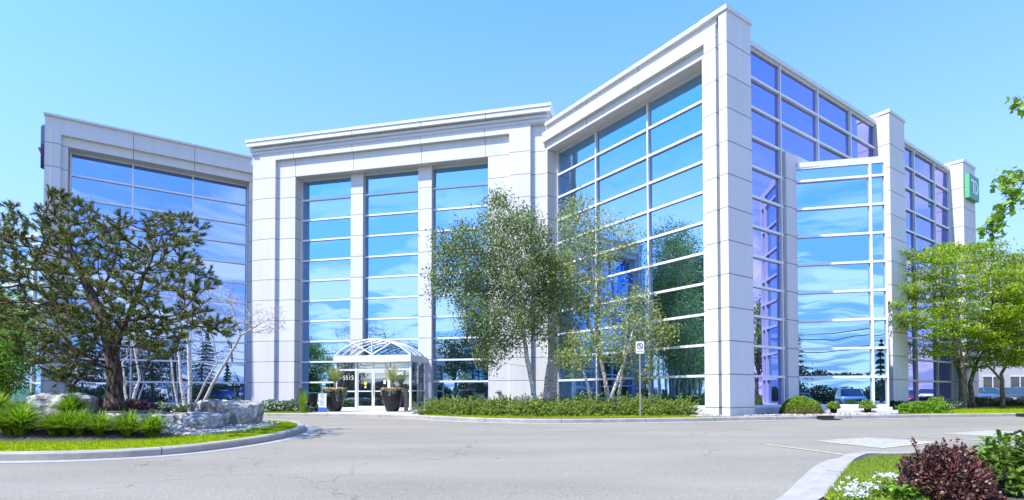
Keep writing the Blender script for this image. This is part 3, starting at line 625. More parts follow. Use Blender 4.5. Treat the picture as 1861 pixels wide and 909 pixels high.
# ------------------------------------------------------------------ signs on the building
u0_, zt_ = w3.hit(1762, 315, 1.12); u1_, _ = w3.hit(1779, 330, 1.12); zb_ = w3.hit(1762, 357, 1.12)[1]
sg = empty('bank_sign', tuple(w3([((u0_+u1_)/2, 1.1, zb_)])[0]), 'green square sign with white T and D letters on the farthest pillar', 'sign'); bpy.context.view_layer.update()
def kid(mb, name, m, parent): o = mb.build(name, m); o.parent = parent; o.matrix_parent_inverse = parent.matrix_world.inverted(); return o
s_ = MB(); s_.box(u0_+.02, u1_, .86, 1.10, zb_, zt_, M=w3); kid(s_, 'sign_box', M['lime'], sg)
s_ = MB(); s_.box(u0_, u1_, 1.10, 1.12, zb_-.03, zt_+.03, M=w3); kid(s_, 'sign_face', M['green'], sg)
sw, sh = u1_-u0_, zt_-zb_; X = lambda f: u0_+f*sw; Y = lambda f: zb_+f*sh
s_ = MB()
s_.box(X(.14), X(.60), 1.12, 1.145, Y(.70), Y(.80), M=w3); s_.box(X(.30), X(.42), 1.12, 1.142, Y(.22), Y(.70), M=w3)     # T
bow = [(X(.60), Y(.80))]+[(X(.60+.26*math.sin(q)), Y(.51+.29*math.cos(q))) for q in np.linspace(0, math.pi, 14)]+[(X(.50), Y(.22)), (X(.50), Y(.32))]+[(X(.60+.14*math.sin(q)), Y(.51+.19*math.cos(q))) for q in np.linspace(math.pi, 0, 14)]+[(X(.60), Y(.70))]
n_ = len(bow); v_ = [(a_, 1.12, b_) for a_, b_ in bow]+[(a_, 1.144, b_) for a_, b_ in bow]; s_.add(w3(v_), [tuple(range(n_, 2*n_))]+[(i, (i+1) % n_, n_+(i+1) % n_, n_+i) for i in range(n_)])
s_.box(X(.50), X(.58), 1.12, 1.141, Y(.30), Y(.66), M=w3)
kid(s_, 'sign_letters', M['signw'], sg)
ls = empty('wall_sign', tuple(w0([(-1.1, 0, 12.9)])[0]), 'thin dark blue shield sign seen edge on at the top left corner', 'sign'); bpy.context.view_layer.update()
sh_ = MB(); pr = [(-.75, 15.0), (-.2, 15.3), (.2, 15.3), (.75, 15.0), (.8, 14.0), (.45, 13.2), (0, 12.8), (-.45, 13.2), (-.8, 14.0)]
n_ = len(pr); v_ = [(-.975, a_, b_) for a_, b_ in pr]+[(-1.24+.10*abs(a_), a_*.8, b_*.9+1.4) for a_, b_ in pr]
sh_.add(w0(v_), [tuple(range(n_)), tuple(range(2*n_-1, n_-1, -1))]+[(i, (i+1) % n_, n_+(i+1) % n_, n_+i) for i in range(n_)]); kid(sh_, 'shield', M['navy'], ls)
sh_ = MB(); sh_.box(-1.27, -1.0, -.5, .52, 13.75, 13.84, M=w0); kid(sh_, 'stripe', M['red'], ls)

# ------------------------------------------------------------------ plants
def leaves(mb, C_, size, asp=.6, up=.3, jit=.35, droop=0., axis=None):
    """leaf-shaped quads at the points C_"""
    n = len(C_); d = unit(rng.normal(size=(n, 3))+(0 if axis is None else axis)-np.array([0, 0, droop])); nn = rng.normal(size=(n, 3))+np.array([0, 0, up])*3
    sd_ = unit(np.cross(d, nn)); L_ = (size*(1-jit+2*jit*rng.random(n)))[:, None]
    mb.addq(np.stack([C_-d*L_*.5, C_+sd_*L_*asp*.5, C_+d*L_*.5, C_-sd_*L_*asp*.5], 1)); return mb
def poly_samples(poly, n, minsep):
    P = np.array(poly, float); lo, hi = P.min(0), P.max(0); out = []; tries = 0
    while len(out) < n and tries < n*60:
        q = lo+(hi-lo)*rng.random(2); tries += 1
        if not inside(poly, q[None])[0]: continue
        if out and np.min(np.linalg.norm(np.array(out)-q, axis=1)) < minsep: continue
        out.append(q)
    return np.array(out)
class Wood:
    """trunk nodes plus greedy branches out to every foliage clump, with pipe-model thickness"""
    def __init__(s, step=.3): s.p = []; s.par = []; s.len = []; s.r = {}; s.step = step
    def path(s, pts, radii, par=-1):
        pts = np.asarray(pts, float); radii = np.asarray(radii, float)
        for i in range(len(pts)-1):
            n = max(1, int(np.linalg.norm(pts[i+1]-pts[i])/s.step))
            for k in range(0 if i == 0 else 1, n+1):
                t = k/n; q = pts[i]*(1-t)+pts[i+1]*t
                if 0 < i or k > 0: q = q+rng.normal(size=3)*.012
                s.p.append(q); s.par.append(par); s.len.append(0 if par < 0 else s.len[par]+s.step*.6); par = len(s.p)-1; s.r[par] = radii[i]*(1-t)+radii[i+1]*t
        return par
    def grow(s, targets, cost=.35, below=.25, sag=.12, minz=0.):
        ends = []
        base = np.array([q for q in s.p]); order = np.argsort([np.min(np.linalg.norm(base-t, axis=1)) for t in targets])
        for i in order:
            t = targets[i]; P_ = np.array(s.p); d = np.linalg.norm(P_-t, axis=1)
            c = d+cost*np.array(s.len)+np.where(P_[:, 2] > t[2]-below*d*.6, 1.2*np.maximum(0, P_[:, 2]-t[2]+below*d*.6), 0)+np.where(P_[:, 2] < minz, 50, 0)
            j = int(np.argmin(c)); n = max(2, int(d[j]/s.step)); a_ = P_[j]; mid = (a_+t)/2+rng.normal(size=3)*.07*d[j]+np.array([0, 0, -sag*d[j]]); par = j
            for k in range(1, n+1):
                u = k/n; q = a_*(1-u)**2+2*mid*u*(1-u)+t*u*u
                s.p.append(q); s.par.append(par); s.len.append(s.len[par]+d[j]/n); par = len(s.p)-1
            ends.append((i, par))
        return dict(ends)
    def mesh(s, tip=.006, ex=2.3, k=5, base_k=10):
        n = len(s.p); acc = np.zeros(n)
        kids = [[] for _ in range(n)]
        for i, q in enumerate(s.par):
            if q >= 0: kids[q].append(i)
        for i in range(n-1, -1, -1):
            if not kids[i]: acc[i] = max(acc[i], tip**ex)
            if s.par[i] >= 0: acc[s.par[i]] += acc[i]
        r = acc**(1/ex); 
        for i, q in s.r.items(): r[i] = q
        mb = MB()
        # follow chains so that the tubes join smoothly
        done = set()
        for i in range(n):
            if s.par[i] >= 0 and (i in done): continue
            ch = [i] if s.par[i] < 0 else [s.par[i], i]
            j = i; done.add(i)
            while True:
                kk = [c for c in kids[j] if c not in done]
                if not kk: break
                j = max(kk, key=lambda c: r[c]); done.add(j); ch.append(j)
            if len(ch) < 2: continue
            rr = r[ch].copy()
            if s.par[i] >= 0: rr[0] = min(rr[0], rr[1]*1.25)
            rmax = rr.max(); mb.tube(np.array(s.p)[ch], np.maximum(rr, .003), base_k if rmax > .06 else (k if rmax > .02 else 3), cap=rmax > .02)
        return mb
def plant_root(name, loc, label, cat, group=None): return empty(name, tuple(loc), label, cat, group)
def part(mb, name, m, root, smooth=False):
    o = mb.build(name, m, smooth=smooth, loc=root.location); o.location = (0, 0, 0); o.parent = root; return o
def stems(paths, Y, off=0.):
    return [(np.array([at(px, py, Y+dy) for px, py, dy, r in p]), [r for *_, r in p]) for p in paths]

# --- the big pine on the boulder island
YP = 14.2
LR = .55
W_ = Wood(.18); base = at(211, 745, YP); base[2] = islz(base[0], base[1])-.05
tr = [(207, 712, 0, .205), (210, 690, 0, .19), (205, 655, 0, .175), (196, 615, 0, .15), (182, 570, .05, .15), (160, 520, .1, .11), (135, 470, .1, .07), (110, 410, .1, .04)]
pp = np.array([base]+[at(px, py, YP+dy) for px, py, dy, r in tr]); W_.path(pp, [.27]+[r for *_, r in tr]); W_.r[0] = .34
def nearest(px, py, Y): q = at(px, py, Y); return int(np.argmin(np.linalg.norm(np.array(W_.p)-q, axis=1)))
def limb(p0, pts, Y=YP):
    W_.path([at(px, py, Y+dy) for px, py, dy, r in pts], [r*LR for *_, r in pts], nearest(*p0, Y))
limb((205, 650), [(222, 600, -.2, .11), (238, 560, -.4, .085), (262, 500, -.5, .06), (290, 440, -.6, .035), (302, 395, -.6, .02)])
limb((196, 615), [(240, 600, .6, .08), (300, 590, .9, .055), (350, 575, 1.0, .03), (385, 590, 1.0, .02)])
limb((190, 595), [(150, 570, -.8, .07), (100, 555, -1.2, .05), (50, 545, -1.4, .03)])
limb((172, 545), [(200, 500, .3, .07), (215, 450, .4, .045), (225, 400, .4, .02)])
limb((160, 520), [(115, 500, .9, .05), (60, 470, 1.1, .03), (15, 430, 1.2, .02)])
limb((208, 670), [(170, 660, -1.0, .06), (130, 650, -1.5, .035), (105, 665, -1.7, .02)])
ppoly = [(-20, 440), (0, 412), (14, 372), (40, 380), (52, 405), (75, 392), (92, 350), (112, 352), (128, 378), (160, 372), (180, 392), (205, 378), (218, 392), (245, 398), (262, 412), (290, 395), (300, 370), (318, 385), (330, 400), (352, 405), (372, 420), (352, 440), (350, 470), (372, 485), (392, 520), (372, 548), (385, 575), (422, 590), (412, 612), (360, 600), (330, 612), (322, 640), (300, 655), (262, 640), (240, 612), (228, 625), (196, 615), (150, 650), (152, 692), (118, 714), (92, 690), (64, 662), (30, 640), (0, 610), (-40, 600), (-90, 560), (-100, 480), (-60, 430)]
T_ = poly_samples(ppoly, 400, 10.0)
cpx = np.array([175, 520]); tg = []
for q in T_:
    rr = min(1, math.hypot((q[0]-cpx[0])/240, (q[1]-cpx[1])/170)); dep = math.sqrt(max(.05, 1-rr*rr))*2.6
    tg.append(at(q[0], q[1], YP+rng.uniform(-1, 1)*dep))
tg = np.array(tg); ends = W_.grow(tg, cost=.25, below=.1, sag=.10, minz=.9)
root = plant_root('pine_tree', base, 'big dark dense pine with thick trunk growing on the boulder island', 'tree')
NB = MB(); SH = MB(); tips = []
for i, t in enumerate(tg):
    pr_ = np.array(W_.p[W_.par[ends[i]]]); ax = unit(t-pr_)
    k = rng.integers(8, 12)
    for _ in range(k):
        d = unit(ax*.8+rng.normal(size=3)*np.array([.85, .85, .4])+np.array([0, 0, .35])); l_ = rng.uniform(.10, .32); tp = t+d*l_
        j0 = ends[i]; W_.p.append(tp); W_.par.append(j0); W_.len.append(0); tips.append((tp, d))
wood = W_.mesh(tip=.004, ex=2.35); part(wood, 'trunk', M['pinebark'], root, True)
def tufts(mb, tips, n, ln, wd, back):
    for tp, d in tips:
        e_ = unit(d[None]*.75+rng.normal(size=(n, 3))*.55+np.array([0, 0, .15])); s0 = tp-d*rng.uniform(0, back, n)[:, None]; l_ = ln*rng.uniform(.7, 1.1, n)[:, None]
        sd_ = unit(np.cross(e_, rng.normal(size=(n, 3))))*wd; mb.addt(np.stack([s0-sd_, s0+sd_, s0+e_*l_], 1))
tufts(NB, tips, 34, .115, .0085, .12); part(NB, 'crown', M['needle'], root)
shoot = [t for t in tips if t[0][0] < at(60, 600, YP)[0] and rng.random() < .12]+[t for t in tips if rng.random() < .03]
tufts(SH, shoot, 22, .10, .007, .03); part(SH, 'young_shoots', M['newshoot'], root)

# --- broadleaf tree from trunk paths + px polygon
def tree(name, label, Y, paths, poly, ncl, sep, depth, nleaf, lsize, lmat, bmat, spread, cat='tree', group=None, tip=.005, droop=0., up=.3, asp=.6, base_z=-.02, cost=.3, below=.25, flat=1., step=.3, minz=1., sag=.05, holes=None, extra_px=(), zoff=0., sdx=None, ex=2.3, crown_name='crown'):
    Wd = Wood(step); first = None
    for k, p in enumerate(paths):
        P_ = np.array([at(px, py, Y+dy) for px, py, dy, r in p]); 
        if k == 0: first = P_[0].copy()
        if p[0][1] > 700 and base_z is not None: P_[0][2] = base_z-.05
        par = -1
        if p[0][1] <= 700 and len(Wd.p): par = int(np.argmin(np.linalg.norm(np.array(Wd.p)-P_[0], axis=1)))
        Wd.path(P_, [r for *_, r in p], par)
    first[2] = base_z if base_z is not None else first[2]
    root = plant_root(name, first, label, cat, group)
    q = poly_samples(poly, ncl, sep); q = np.vstack([q, np.array(extra_px)]) if len(extra_px) else q; c = q.mean(0); ext = (q.max(0)-q.min(0))/2+1; tg = []
    for a_ in q:
        rr = min(1, np.linalg.norm((a_-c)/ext)); tg.append(at(a_[0], a_[1], Y+rng.uniform(-1, 1)*depth*math.sqrt(max(.08, 1-rr*rr))))
    tg = np.array(tg); en = Wd.grow(tg, cost=cost, below=below, sag=sag, minz=minz)
    pts = []
    for i, t in enumerate(tg):
        for _ in range(3):
            tp = t+rng.normal(size=3)*spread*np.array([.8, .8, .6*flat]); Wd.p.append(tp); Wd.par.append(en[i]); Wd.len.append(0)
        pts.append(t+rng.normal(size=(int(nleaf*rng.uniform(.5, 1.5)), 3))*spread*np.array([1, 1, flat])-np.array([0, 0, droop*spread]))
    part(Wd.mesh(tip=tip, ex=ex), 'trunk', M[bmat], root, True)
    if nleaf:
        lb = MB(); leaves(lb, np.concatenate(pts), lsize, asp, up, droop=droop); part(lb, crown_name, M[lmat], root)
    return root
YB = 23.3
GB = 'birches in the juniper bed'
tree('birch_tree', 'leafy birch with curved white trunk leaning left before the white wall', YB,
     [[(977, 735, 0, .13), (968, 700, 0, .11), (958, 650, 0, .10), (950, 600, 0, .085), (935, 540, 0, .07), (915, 480, 0, .05), (905, 400, 0, .03)]],
     [(785, 425), (812, 425), (840, 400), (862, 415), (880, 375), (893, 352), (915, 358), (930, 378), (958, 375), (975, 392), (990, 410), (985, 440), (1008, 460), (1000, 500), (1010, 540), (985, 580), (985, 610), (958, 600), (930, 640), (905, 640), (890, 665), (868, 640), (845, 600), (838, 560), (812, 520), (790, 545), (785, 510), (795, 470)], 205, 11, 2.0, 190, .10, 'birchleaf', 'birchbark', .24, group=GB, droop=.5, minz=1.6, tip=.004)
tree('birch_tree', 'birch with two straight pale trunks behind the curved white trunk', YB+.6,
     [[(990, 735, 0, .12), (993, 690, 0, .10), (1000, 650, 0, .08), (1010, 600, 0, .06), (1015, 540, 0, .04), (1010, 480, 0, .025)], [(1003, 735, .1, .09), (1008, 690, .1, .075), (1020, 640, .1, .05), (1035, 580, .1, .03)]],
     [(985, 470), (1010, 445), (1040, 470), (1060, 500), (1065, 560), (1050, 600), (1030, 650), (1005, 640), (985, 600), (975, 540)], 75, 11, 1.5, 95, .10, 'paleleaf', 'birchbark', .22, group=GB, droop=.4, minz=1.4, tip=.004)
tree('birch_tree', 'tall thin birch with sparse pale leaves before the left mullions', YB+.2,
     [[(1106, 735, 0, .10), (1100, 690, 0, .085), (1090, 640, 0, .075), (1072, 590, 0, .06), (1060, 540, 0, .03)], [(1112, 735, 0, .10), (1098, 680, 0, .085), (1085, 620, 0, .08), (1082, 560, 0, .065), (1078, 500, 0, .05), (1072, 440, 0, .03), (1068, 380, 0, .015)]],
     [(1015, 400), (1035, 365), (1060, 350), (1085, 380), (1120, 400), (1150, 410), (1160, 440), (1130, 465), (1095, 480), (1110, 520), (1100, 560), (1060, 570), (1030, 545), (1000, 500), (1000, 460), (1025, 450)], 115, 10, 1.6, 75, .10, 'paleleaf', 'birchbark', .21, group=GB, droop=.3, minz=2.0, tip=.004)
tree('birch_tree', 'forked birch with small pale crown right of the sparse tall birch', YB-.4,
     [[(1122, 735, 0, .08), (1128, 690, 0, .07), (1135, 640, 0, .05), (1140, 580, 0, .03)], [(1100, 735, -.2, .08), (1122, 690, -.2, .065), (1138, 650, -.2, .045), (1150, 600, -.2, .03)]],
     [(1095, 560), (1120, 545), (1150, 520), (1185, 545), (1200, 580), (1235, 600), (1210, 625), (1185, 640), (1195, 670), (1165, 690), (1140, 670), (1110, 640), (1090, 650), (1070, 620), (1085, 590)], 100, 10, 1.4, 62, .10, 'paleleaf', 'birchbark', .2, group=GB, droop=.3, minz=1.2, tip=.004)
tree('birch_tree', 'low leaning birch stem with few leaves nearest the sign post', YB-.8,
     [[(1080, 735, 0, .07), (1065, 690, 0, .055), (1048, 650, 0, .04), (1040, 600, 0, .02)]],
     [(1010, 640), (1040, 600), (1070, 610), (1075, 650), (1050, 680), (1025, 670)], 30, 8, .9, 80, .095, 'paleleaf', 'birchbark', .17, group=GB, droop=.3, minz=1.0, tip=.004)
# --- bare pale trees left of the entrance
YT = 25.6
tree('bare_tree', 'leafless slanting pale tree with fine twigs left of the entrance', YT,
     [[(362, 735, 0, .08), (385, 700, 0, .07), (415, 650, 0, .06), (437, 610, 0, .05), (470, 590, 0, .03), (500, 575, 0, .025)], [(437, 610, 0, .045), (424, 570, 0, .035), (415, 530, 0, .02)], [(348, 735, 0, .05), (375, 690, 0, .045), (395, 660, 0, .035), (388, 620, .2, .025)]],
     [(330, 540), (370, 520), (420, 510), (440, 545), (480, 560), (515, 555), (520, 600), (480, 610), (440, 600), (400, 600), (340, 590)], 210, 6, 1.8, 0, .1, 'birchleaf', 'palebark', .26, tip=.0045, minz=2.0, cost=.15, sag=0, ex=2.5)
tree('bare_tree', 'white barked birch clump with bare stems beside the slanting pale tree', YT+.6,
     [[(345, 740, 0, .10), (345, 690, 0, .085), (343, 640, 0, .065), (340, 590, 0, .06), (335, 540, 0, .03)], [(338, 740, 0, .09), (328, 690, 0, .075), (325, 640, 0, .05), (322, 590, 0, .03)], [(325, 735, .2, .06), (315, 690, .2, .05), (312, 650, .2, .035)]],
     [(290, 520), (340, 490), (390, 520), (380, 560), (330, 580), (290, 570)], 120, 6, 1.2, 0, .1, 'birchleaf', 'birchbark', .24, tip=.004, minz=2.4, cost=.15, sag=0, ex=2.5)
tree('bare_tree', 'crooked forked bare birch just right of the dark pine trunk', YT+.2,
     [[(238, 742, 0, .08), (245, 710, 0, .07), (254, 690, 0, .06), (248, 650, 0, .045), (238, 610, 0, .03)], [(232, 742, .1, .07), (226, 700, .1, .055), (222, 660, .1, .035)]],
     [(210, 600), (250, 570), (280, 600), (270, 640), (230, 650)], 50, 6, .9, 0, .1, 'birchleaf', 'birchbark', .2, tip=.004, minz=1.5, cost=.15, sag=0, ex=2.5)
# --- feathery honey-locust trees on the right
YL = 29.5; GL = 'feathery trees right of the building'
tree('locust_tree', 'bright yellow green tree with layered feathery crown before the far pillars', YL,
     [[(1750, 735, 0, .20), (1750, 700, 0, .16), (1748, 665, 0, .145), (1740, 620, 0, .10), (1725, 570, 0, .07), (1710, 520, 0, .06), (1715, 470, 0, .03)], [(1748, 655, 0, .11), (1780, 620, 0, .08), (1800, 570, .2, .05), (1810, 510, .2, .03)], [(1746, 640, 0, .08), (1700, 620, .2, .05), (1650, 600, .3, .03)]],
     [(1606, 540), (1640, 512), (1668, 480), (1640, 458), (1690, 452), (1720, 440), (1755, 452), (1790, 440), (1830, 452), (1850, 480), (1840, 540), (1850, 590), (1835, 620), (1800, 632), (1790, 600), (1765, 625), (1735, 612), (1718, 640), (1690, 655), (1680, 640), (1700, 600), (1660, 586), (1612, 602), (1640, 568), (1600, 552)], 225, 12.5, 3.0, 190, .13, 'locustleaf', 'greybark', .38, group=GL, flat=.22, droop=.1, up=1.2, asp=.55, minz=1.9, tip=.006, sag=-.02)
tree('locust_tree', 'second feathery tree with forked brown trunk behind the layered one', YL+2.5,
     [[(1768, 728, 0, .15), (1762, 700, 0, .12), (1775, 660, 0, .08), (1800, 620, 0, .06)], [(1764, 705, 0, .12), (1740, 670, 0, .08), (1730, 640, 0, .05)]],
     [(1740, 640), (1780, 600), (1820, 560), (1861, 540), (1900, 560), (1900, 640), (1861, 660), (1820, 655), (1780, 670), (1745, 665)], 85, 13, 2.2, 190, .13, 'locustleaf', 'greybark', .34, group=GL, flat=.32, up=1.2, asp=.55, minz=1.7, tip=.006, sag=-.02)
tree('locust_tree', 'smaller wide branching feathery tree in front of the parked cars', YL+.5,
     [[(1822, 735, 0, .12), (1822, 705, 0, .10), (1820, 680, 0, .08), (1835, 650, 0, .07), (1855, 610, 0, .04)], [(1820, 690, 0, .07), (1795, 665, 0, .05), (1775, 640, 0, .03)]],
     [(1790, 640), (1800, 600), (1830, 560), (1840, 500), (1870, 450), (1930, 470), (1960, 560), (1940, 640), (1880, 665), (1830, 665)], 110, 13, 2.4, 190, .13, 'locustleaf', 'greybark', .34, group=GL, flat=.32, up=1.2, asp=.55, minz=1.7, tip=.006, sag=-.02)
# --- overhanging branches of a tree standing just outside on the right
tree('overhanging_tree', 'leafy twigs reaching into the sky from beyond the upper right edge', 6.2,
     [[(2080, 1000, 0, .12), (2080, 700, 0, .10), (2040, 450, 0, .07), (1960, 330, 0, .035), (1885, 312, 0, .015), (1858, 318, 0, .008), (1822, 328, 0, .005)],
      [(2060, 500, 0, .05), (1950, 400, 0, .03), (1880, 345, 0, .012), (1850, 360, 0, .008), (1815, 395, 0, .005), (1795, 425, 0, .003)],
      [(1960, 330, 0, .02), (1900, 220, 0, .01), (1862, 190, 0, .005), (1845, 188, 0, .003)]],
     [(1815, 322), (1835, 316), (1858, 312), (1861, 335), (1840, 345), (1858, 360), (1838, 378), (1822, 395), (1810, 425), (1795, 432), (1792, 418), (1808, 390), (1826, 360), (1815, 335)], 30, 7, .15, 9, .085, 'brightleaf', 'greybark', .045, extra_px=[(1845, 188), (1852, 196), (1858, 184), (1849, 182)], tip=.002, minz=.5, step=.12, base_z=-.5, up=0)
# --- bright tree at the left edge
tree('leafy_tree', 'bright green leafy tree at the left edge behind the pine', 24.5,
     [[(10, 728, 0, .16), (8, 690, 0, .13), (5, 640, 0, .10), (0, 590, 0, .05)]],
     [(-90, 560), (-40, 535), (10, 540), (35, 560), (52, 590), (45, 630), (50, 670), (40, 700), (0, 712), (-60, 710), (-110, 650)], 150, 10, 2.2, 170, .12, 'brightleaf', 'greybark', .3, minz=.6)

# --- grass-like daylily clumps
def tussock(name, label, loc, n, h, wd, matn, cat='plant', group=None, spread=.5, segs=4):
    root = plant_root(name, loc, label, cat, group); mb = MB(); a_ = rng.random(n)*2*math.pi; r0 = rng.random(n)*.12*h; le = h*rng.uniform(.75, 1.25, n); out = rng.uniform(.15, 1, n)*spread*h*1.3
    V = []
    for i in range(n):
        d = np.array([math.cos(a_[i]), math.sin(a_[i]), 0]); sdv = np.array([-d[1], d[0], 0]); top = le[i]*(1-.25*out[i]/h)
        prev = None
        for k in range(segs+1):
            t = k/segs; q = np.array(loc)+d*(r0[i]+out[i]*t**1.5)+np.array([0, 0, top*(1.45*t-.75*t*t*(.6+out[i]/h*.55))]); w_ = wd*(1-t**2)+.001
            cur = (q-sdv*w_/2, q+sdv*w_/2)
            if prev is not None: V.append([prev[0], prev[1], cur[1], cur[0]])
            prev = cur
    mb.addq(np.array(V)); part(mb, 'leaves', M[matn], root); return root
lil = [(18, 789, .66, 'daylily clump touching the left edge in the front row'), (120, 792, .56, 'small daylily clump in the gap below the boulder'), (38, 788, .80, 'large daylily clump at the far left of the island row'), (98, 790, .52, 'low daylily clump right of the largest one'), (145, 790, .58, 'daylily clump below the left end of the pale boulder'), (182, 792, .56, 'daylily clump below the middle of the pine shade'), (128, 762, .62, 'taller daylily clump standing behind the front row near the pale boulder'), (232, 789, .60, 'daylily clump beneath the pine trunk'), (276, 789, .60, 'daylily clump beside the flat rock slab'), (-10, 770, .7, 'daylily clump cut off by the left edge of the photo')]
for px, py, h, lb in lil:
    Yl = 12.2 if py > 780 else 13.3; g_ = at(px, py, Yl); z_ = islz(g_[0], Yl)
    tussock('daylily_plant', lb, (g_[0], Yl, z_-.02), 460, h*1.06, .025, 'lily', group='daylilies along the island edge', spread=.95)
tussock('ornamental_grass', 'upright green grass tuft beside the brown bollard left of the bin', tuple(np.array([*fpt(541)[:2]+np.array([0, .5]), 0])), 120, 1.0, .016, 'lily', spread=.28)
for px, py, lb in ((62, 728, 'pale grass tuft in front of the far left window'), (98, 728, 'yellow green grass tuft behind the pale boulder at far left')):
    g_ = at(px, py, 26.5); tussock('ornamental_grass', lb, (g_[0], g_[1], 0), 320, 1.0, .03, 'lily', spread=.35)

# --- mound shaped shrubs
def shrub(name, label, c, rx, ry, h, n, lsize, lm, group=None, cat='shrub', rough=.25, asp=.45, up=.6, spiky=0., shell=.35, box=0., inner='darkleaf', ns=1.4, sprays=0):
    root = plant_root(name, c, label, cat, group); c = np.array(c); d = unit(rng.normal(size=(n, 3))); d[:, 2] = np.abs(d[:, 2])
    if box: d = np.sign(d)*np.abs(d)**(1-box); d = d/np.maximum(1e-6, np.max(np.abs(d), 1))[:, None]*(1-box*.0) if box > .8 else unit(d)
    nv = np.array([noise.noise(Vector((q*ns+c*.7).tolist())) for q in d]); fine = np.array([noise.noise(Vector((q*ns*3.5+c).tolist())) for q in d])
    if sprays:
        m_ = n//sprays; d = np.repeat(d[:m_], sprays, 0); nv = np.repeat(nv[:m_], sprays); fine = np.repeat(fine[:m_], sprays); n = len(d)
    r = (1+rough*nv*1.6+rough*fine)*(1-shell*rng.random(n)**2); q = c+d*r[:, None]*np.array([rx, ry, h])
    if sprays:
        rr0 = np.repeat(r[::sprays], sprays); tt = rng.random(n)*.26; ax = np.repeat(unit(d[::sprays]*np.array([1, 1, .5])*np.array([1, 1, .35])+rng.normal(size=(m_, 3))*.45+np.array([0, 0, .12])), sprays, 0)
        q = c+d*rr0[:, None]*np.array([rx, ry, h])*.92+ax*tt[:, None]+rng.normal(size=(n, 3))*.018; d = ax
    q[:, 2] = np.maximum(q[:, 2], c[2]+.02+rng.random(n)*.05)
    mb = MB(); leaves(mb, q, lsize, asp, up, axis=d*(.8+spiky)+np.array([0, 0, (.1 if sprays else .5+spiky)])); part(mb, 'foliage', M[lm], root)
    tw = MB()
    for k in range(22):
        e_ = unit(np.array([*rng.normal(size=2), abs(rng.normal())*.8+.15])); tw.tube([c+np.array([0, 0, -.02]), c+e_*np.array([rx, ry, h])*.45+rng.normal(size=3)*.02, c+e_*np.array([rx, ry, h])*.85], [.012, .008, .004], 4)
    part(tw, 'stems', M['greybark'], root)
    return root
GJ = 'junipers in the bed before the building'
jun = [(775, 752, 'juniper mound at the left end of the bed beside the porch'), (815, 753, 'juniper mound second from the porch'), (860, 754, 'juniper mound below the hose connection side window'), (905, 754.5, 'juniper mound in front of the hose connection'), (950, 755, 'juniper mound left of the curved birch trunk'), (1000, 755.5, 'juniper mound at the foot of the two straight birch trunks'), (1050, 755.5, 'juniper mound between the birch groups'), (1100, 755.5, 'juniper mound at the foot of the sparse tall birch'), (1150, 755.5, 'juniper mound right behind the sign post'), (1200, 755, 'juniper mound right of the sign post'), (1248, 754.5, 'juniper mound at the right end against the white pilaster')]
for i, (px, py, lb) in enumerate(jun):
    f = fpt(px); c = (f[0], f[1]+(2.2 if px < 1180 else 1.9), -.03); s_ = f[1]/23
    shrub('juniper_shrub', lb, c, .95*s_, 1.1, .50+.14*rng.random(), 11000, .06, 'juniper', GJ, rough=.42, asp=.5, spiky=.1, shell=.5, sprays=34)
for i, px in enumerate((830, 920, 1010, 1095, 1180)):
    f = fpt(px); shrub('juniper_shrub', ['juniper in the back row near the dark lower window', 'juniper in the back row by the small grey stone', 'juniper in the back row behind the two straight trunks', 'juniper in the back row behind the sparse tall birch', 'juniper in the back row before the mirrored birch trunks'][i], (f[0], f[1]+4.2-(.0 if px < 1100 else 1.0), -.03), 1.3, .9, .66, 9500, .065, 'juniper', GJ, rough=.4, asp=.5, spiky=.1, shell=.5, sprays=34)
f = gnd(1463, 753, 0.0); shrub('round_bush', 'clipped round bush with yellow green top and reddish lower twigs', (f[0], f[1]+.3, -.12), .80, .72, .86, 15000, .05, 'boxleaf', rough=.05, asp=.6, shell=.25, up=.3)
mb = MB(); n_ = 1500; a_ = rng.random(n_)*2*math.pi; zz = rng.random(n_)*.34; rr = np.sqrt(1-((zz)/.86)**2); q = np.c_[f[0]+.83*rr*np.cos(a_), f[1]+.3+.75*rr*np.sin(a_), zz-.1]; leaves(mb, q, .045, .6)
o = part(mb, 'lower_twigs', M['redleaf'], bpy.data.objects['round_bush'])
for px, y_, rx, h, mt, lb in ((1640, 748, .7, .45, 'darkleaf', 'dark low shrub at the foot of the second pillar'), (1625, 747, .5, .4, 'brightleaf', 'small bright shrub at the corner of the bay step'), (1662, 750, .8, .5, 'brightleaf', 'spreading yellow green shrub below the red car reflection'), (1690, 750, .9, .62, 'brightleaf', 'taller yellow green shrub below the white car reflection'), (1722, 743, .8, .4, 'hostaleaf', 'pale leaved shrub left of the layered tree trunk'), (1795, 738, 1.2, .55, 'darkleaf', 'dark shrub between the layered tree and the small tree'), (1840, 738, 1.2, .5, 'darkleaf', 'dark shrub right of the small tree trunk')):
    f = gnd(px, y_, 0); shrub('low_shrub', lb, (f[0], f[1], -.02), rx*f[1]/26, .6, h, 5200, .08, mt, 'low shrubs right of the bay', rough=.35, asp=.5, spiky=.2)
for px, rx, lb in ((475, .9, 'hosta clump with white edged leaves next to the big grey boulder'), (497, .8, 'hosta clump in the middle of the bed left of the entrance'), (520, .8, 'hosta clump nearest the upright grass tuft')):
    f = fpt(px); shrub('hosta_plant', lb, (f[0], f[1]+1.9, 0), rx, .7, .5, 2200, .16, 'hostaleaf', 'hostas left of the entrance', cat='plant', rough=.3, asp=.7, up=.8)
for px, rx, lb in ((262, .7, 'small hosta before the left wing right of the pine trunk'), (305, .7, 'small hosta between the pine and the white birch clump'), (350, .6, 'small hosta at the foot of the white birch clump'), (395, .9, 'green perennial patch behind the grey boulder')):
    f = fpt(px); shrub('hosta_plant', lb, (f[0], f[1]+1.6, 0), rx, .6, .38, 1600, .14, 'hostaleaf' if px < 380 else 'brightleaf', 'hostas before the left wing', cat='plant', rough=.3, asp=.7, up=.8)
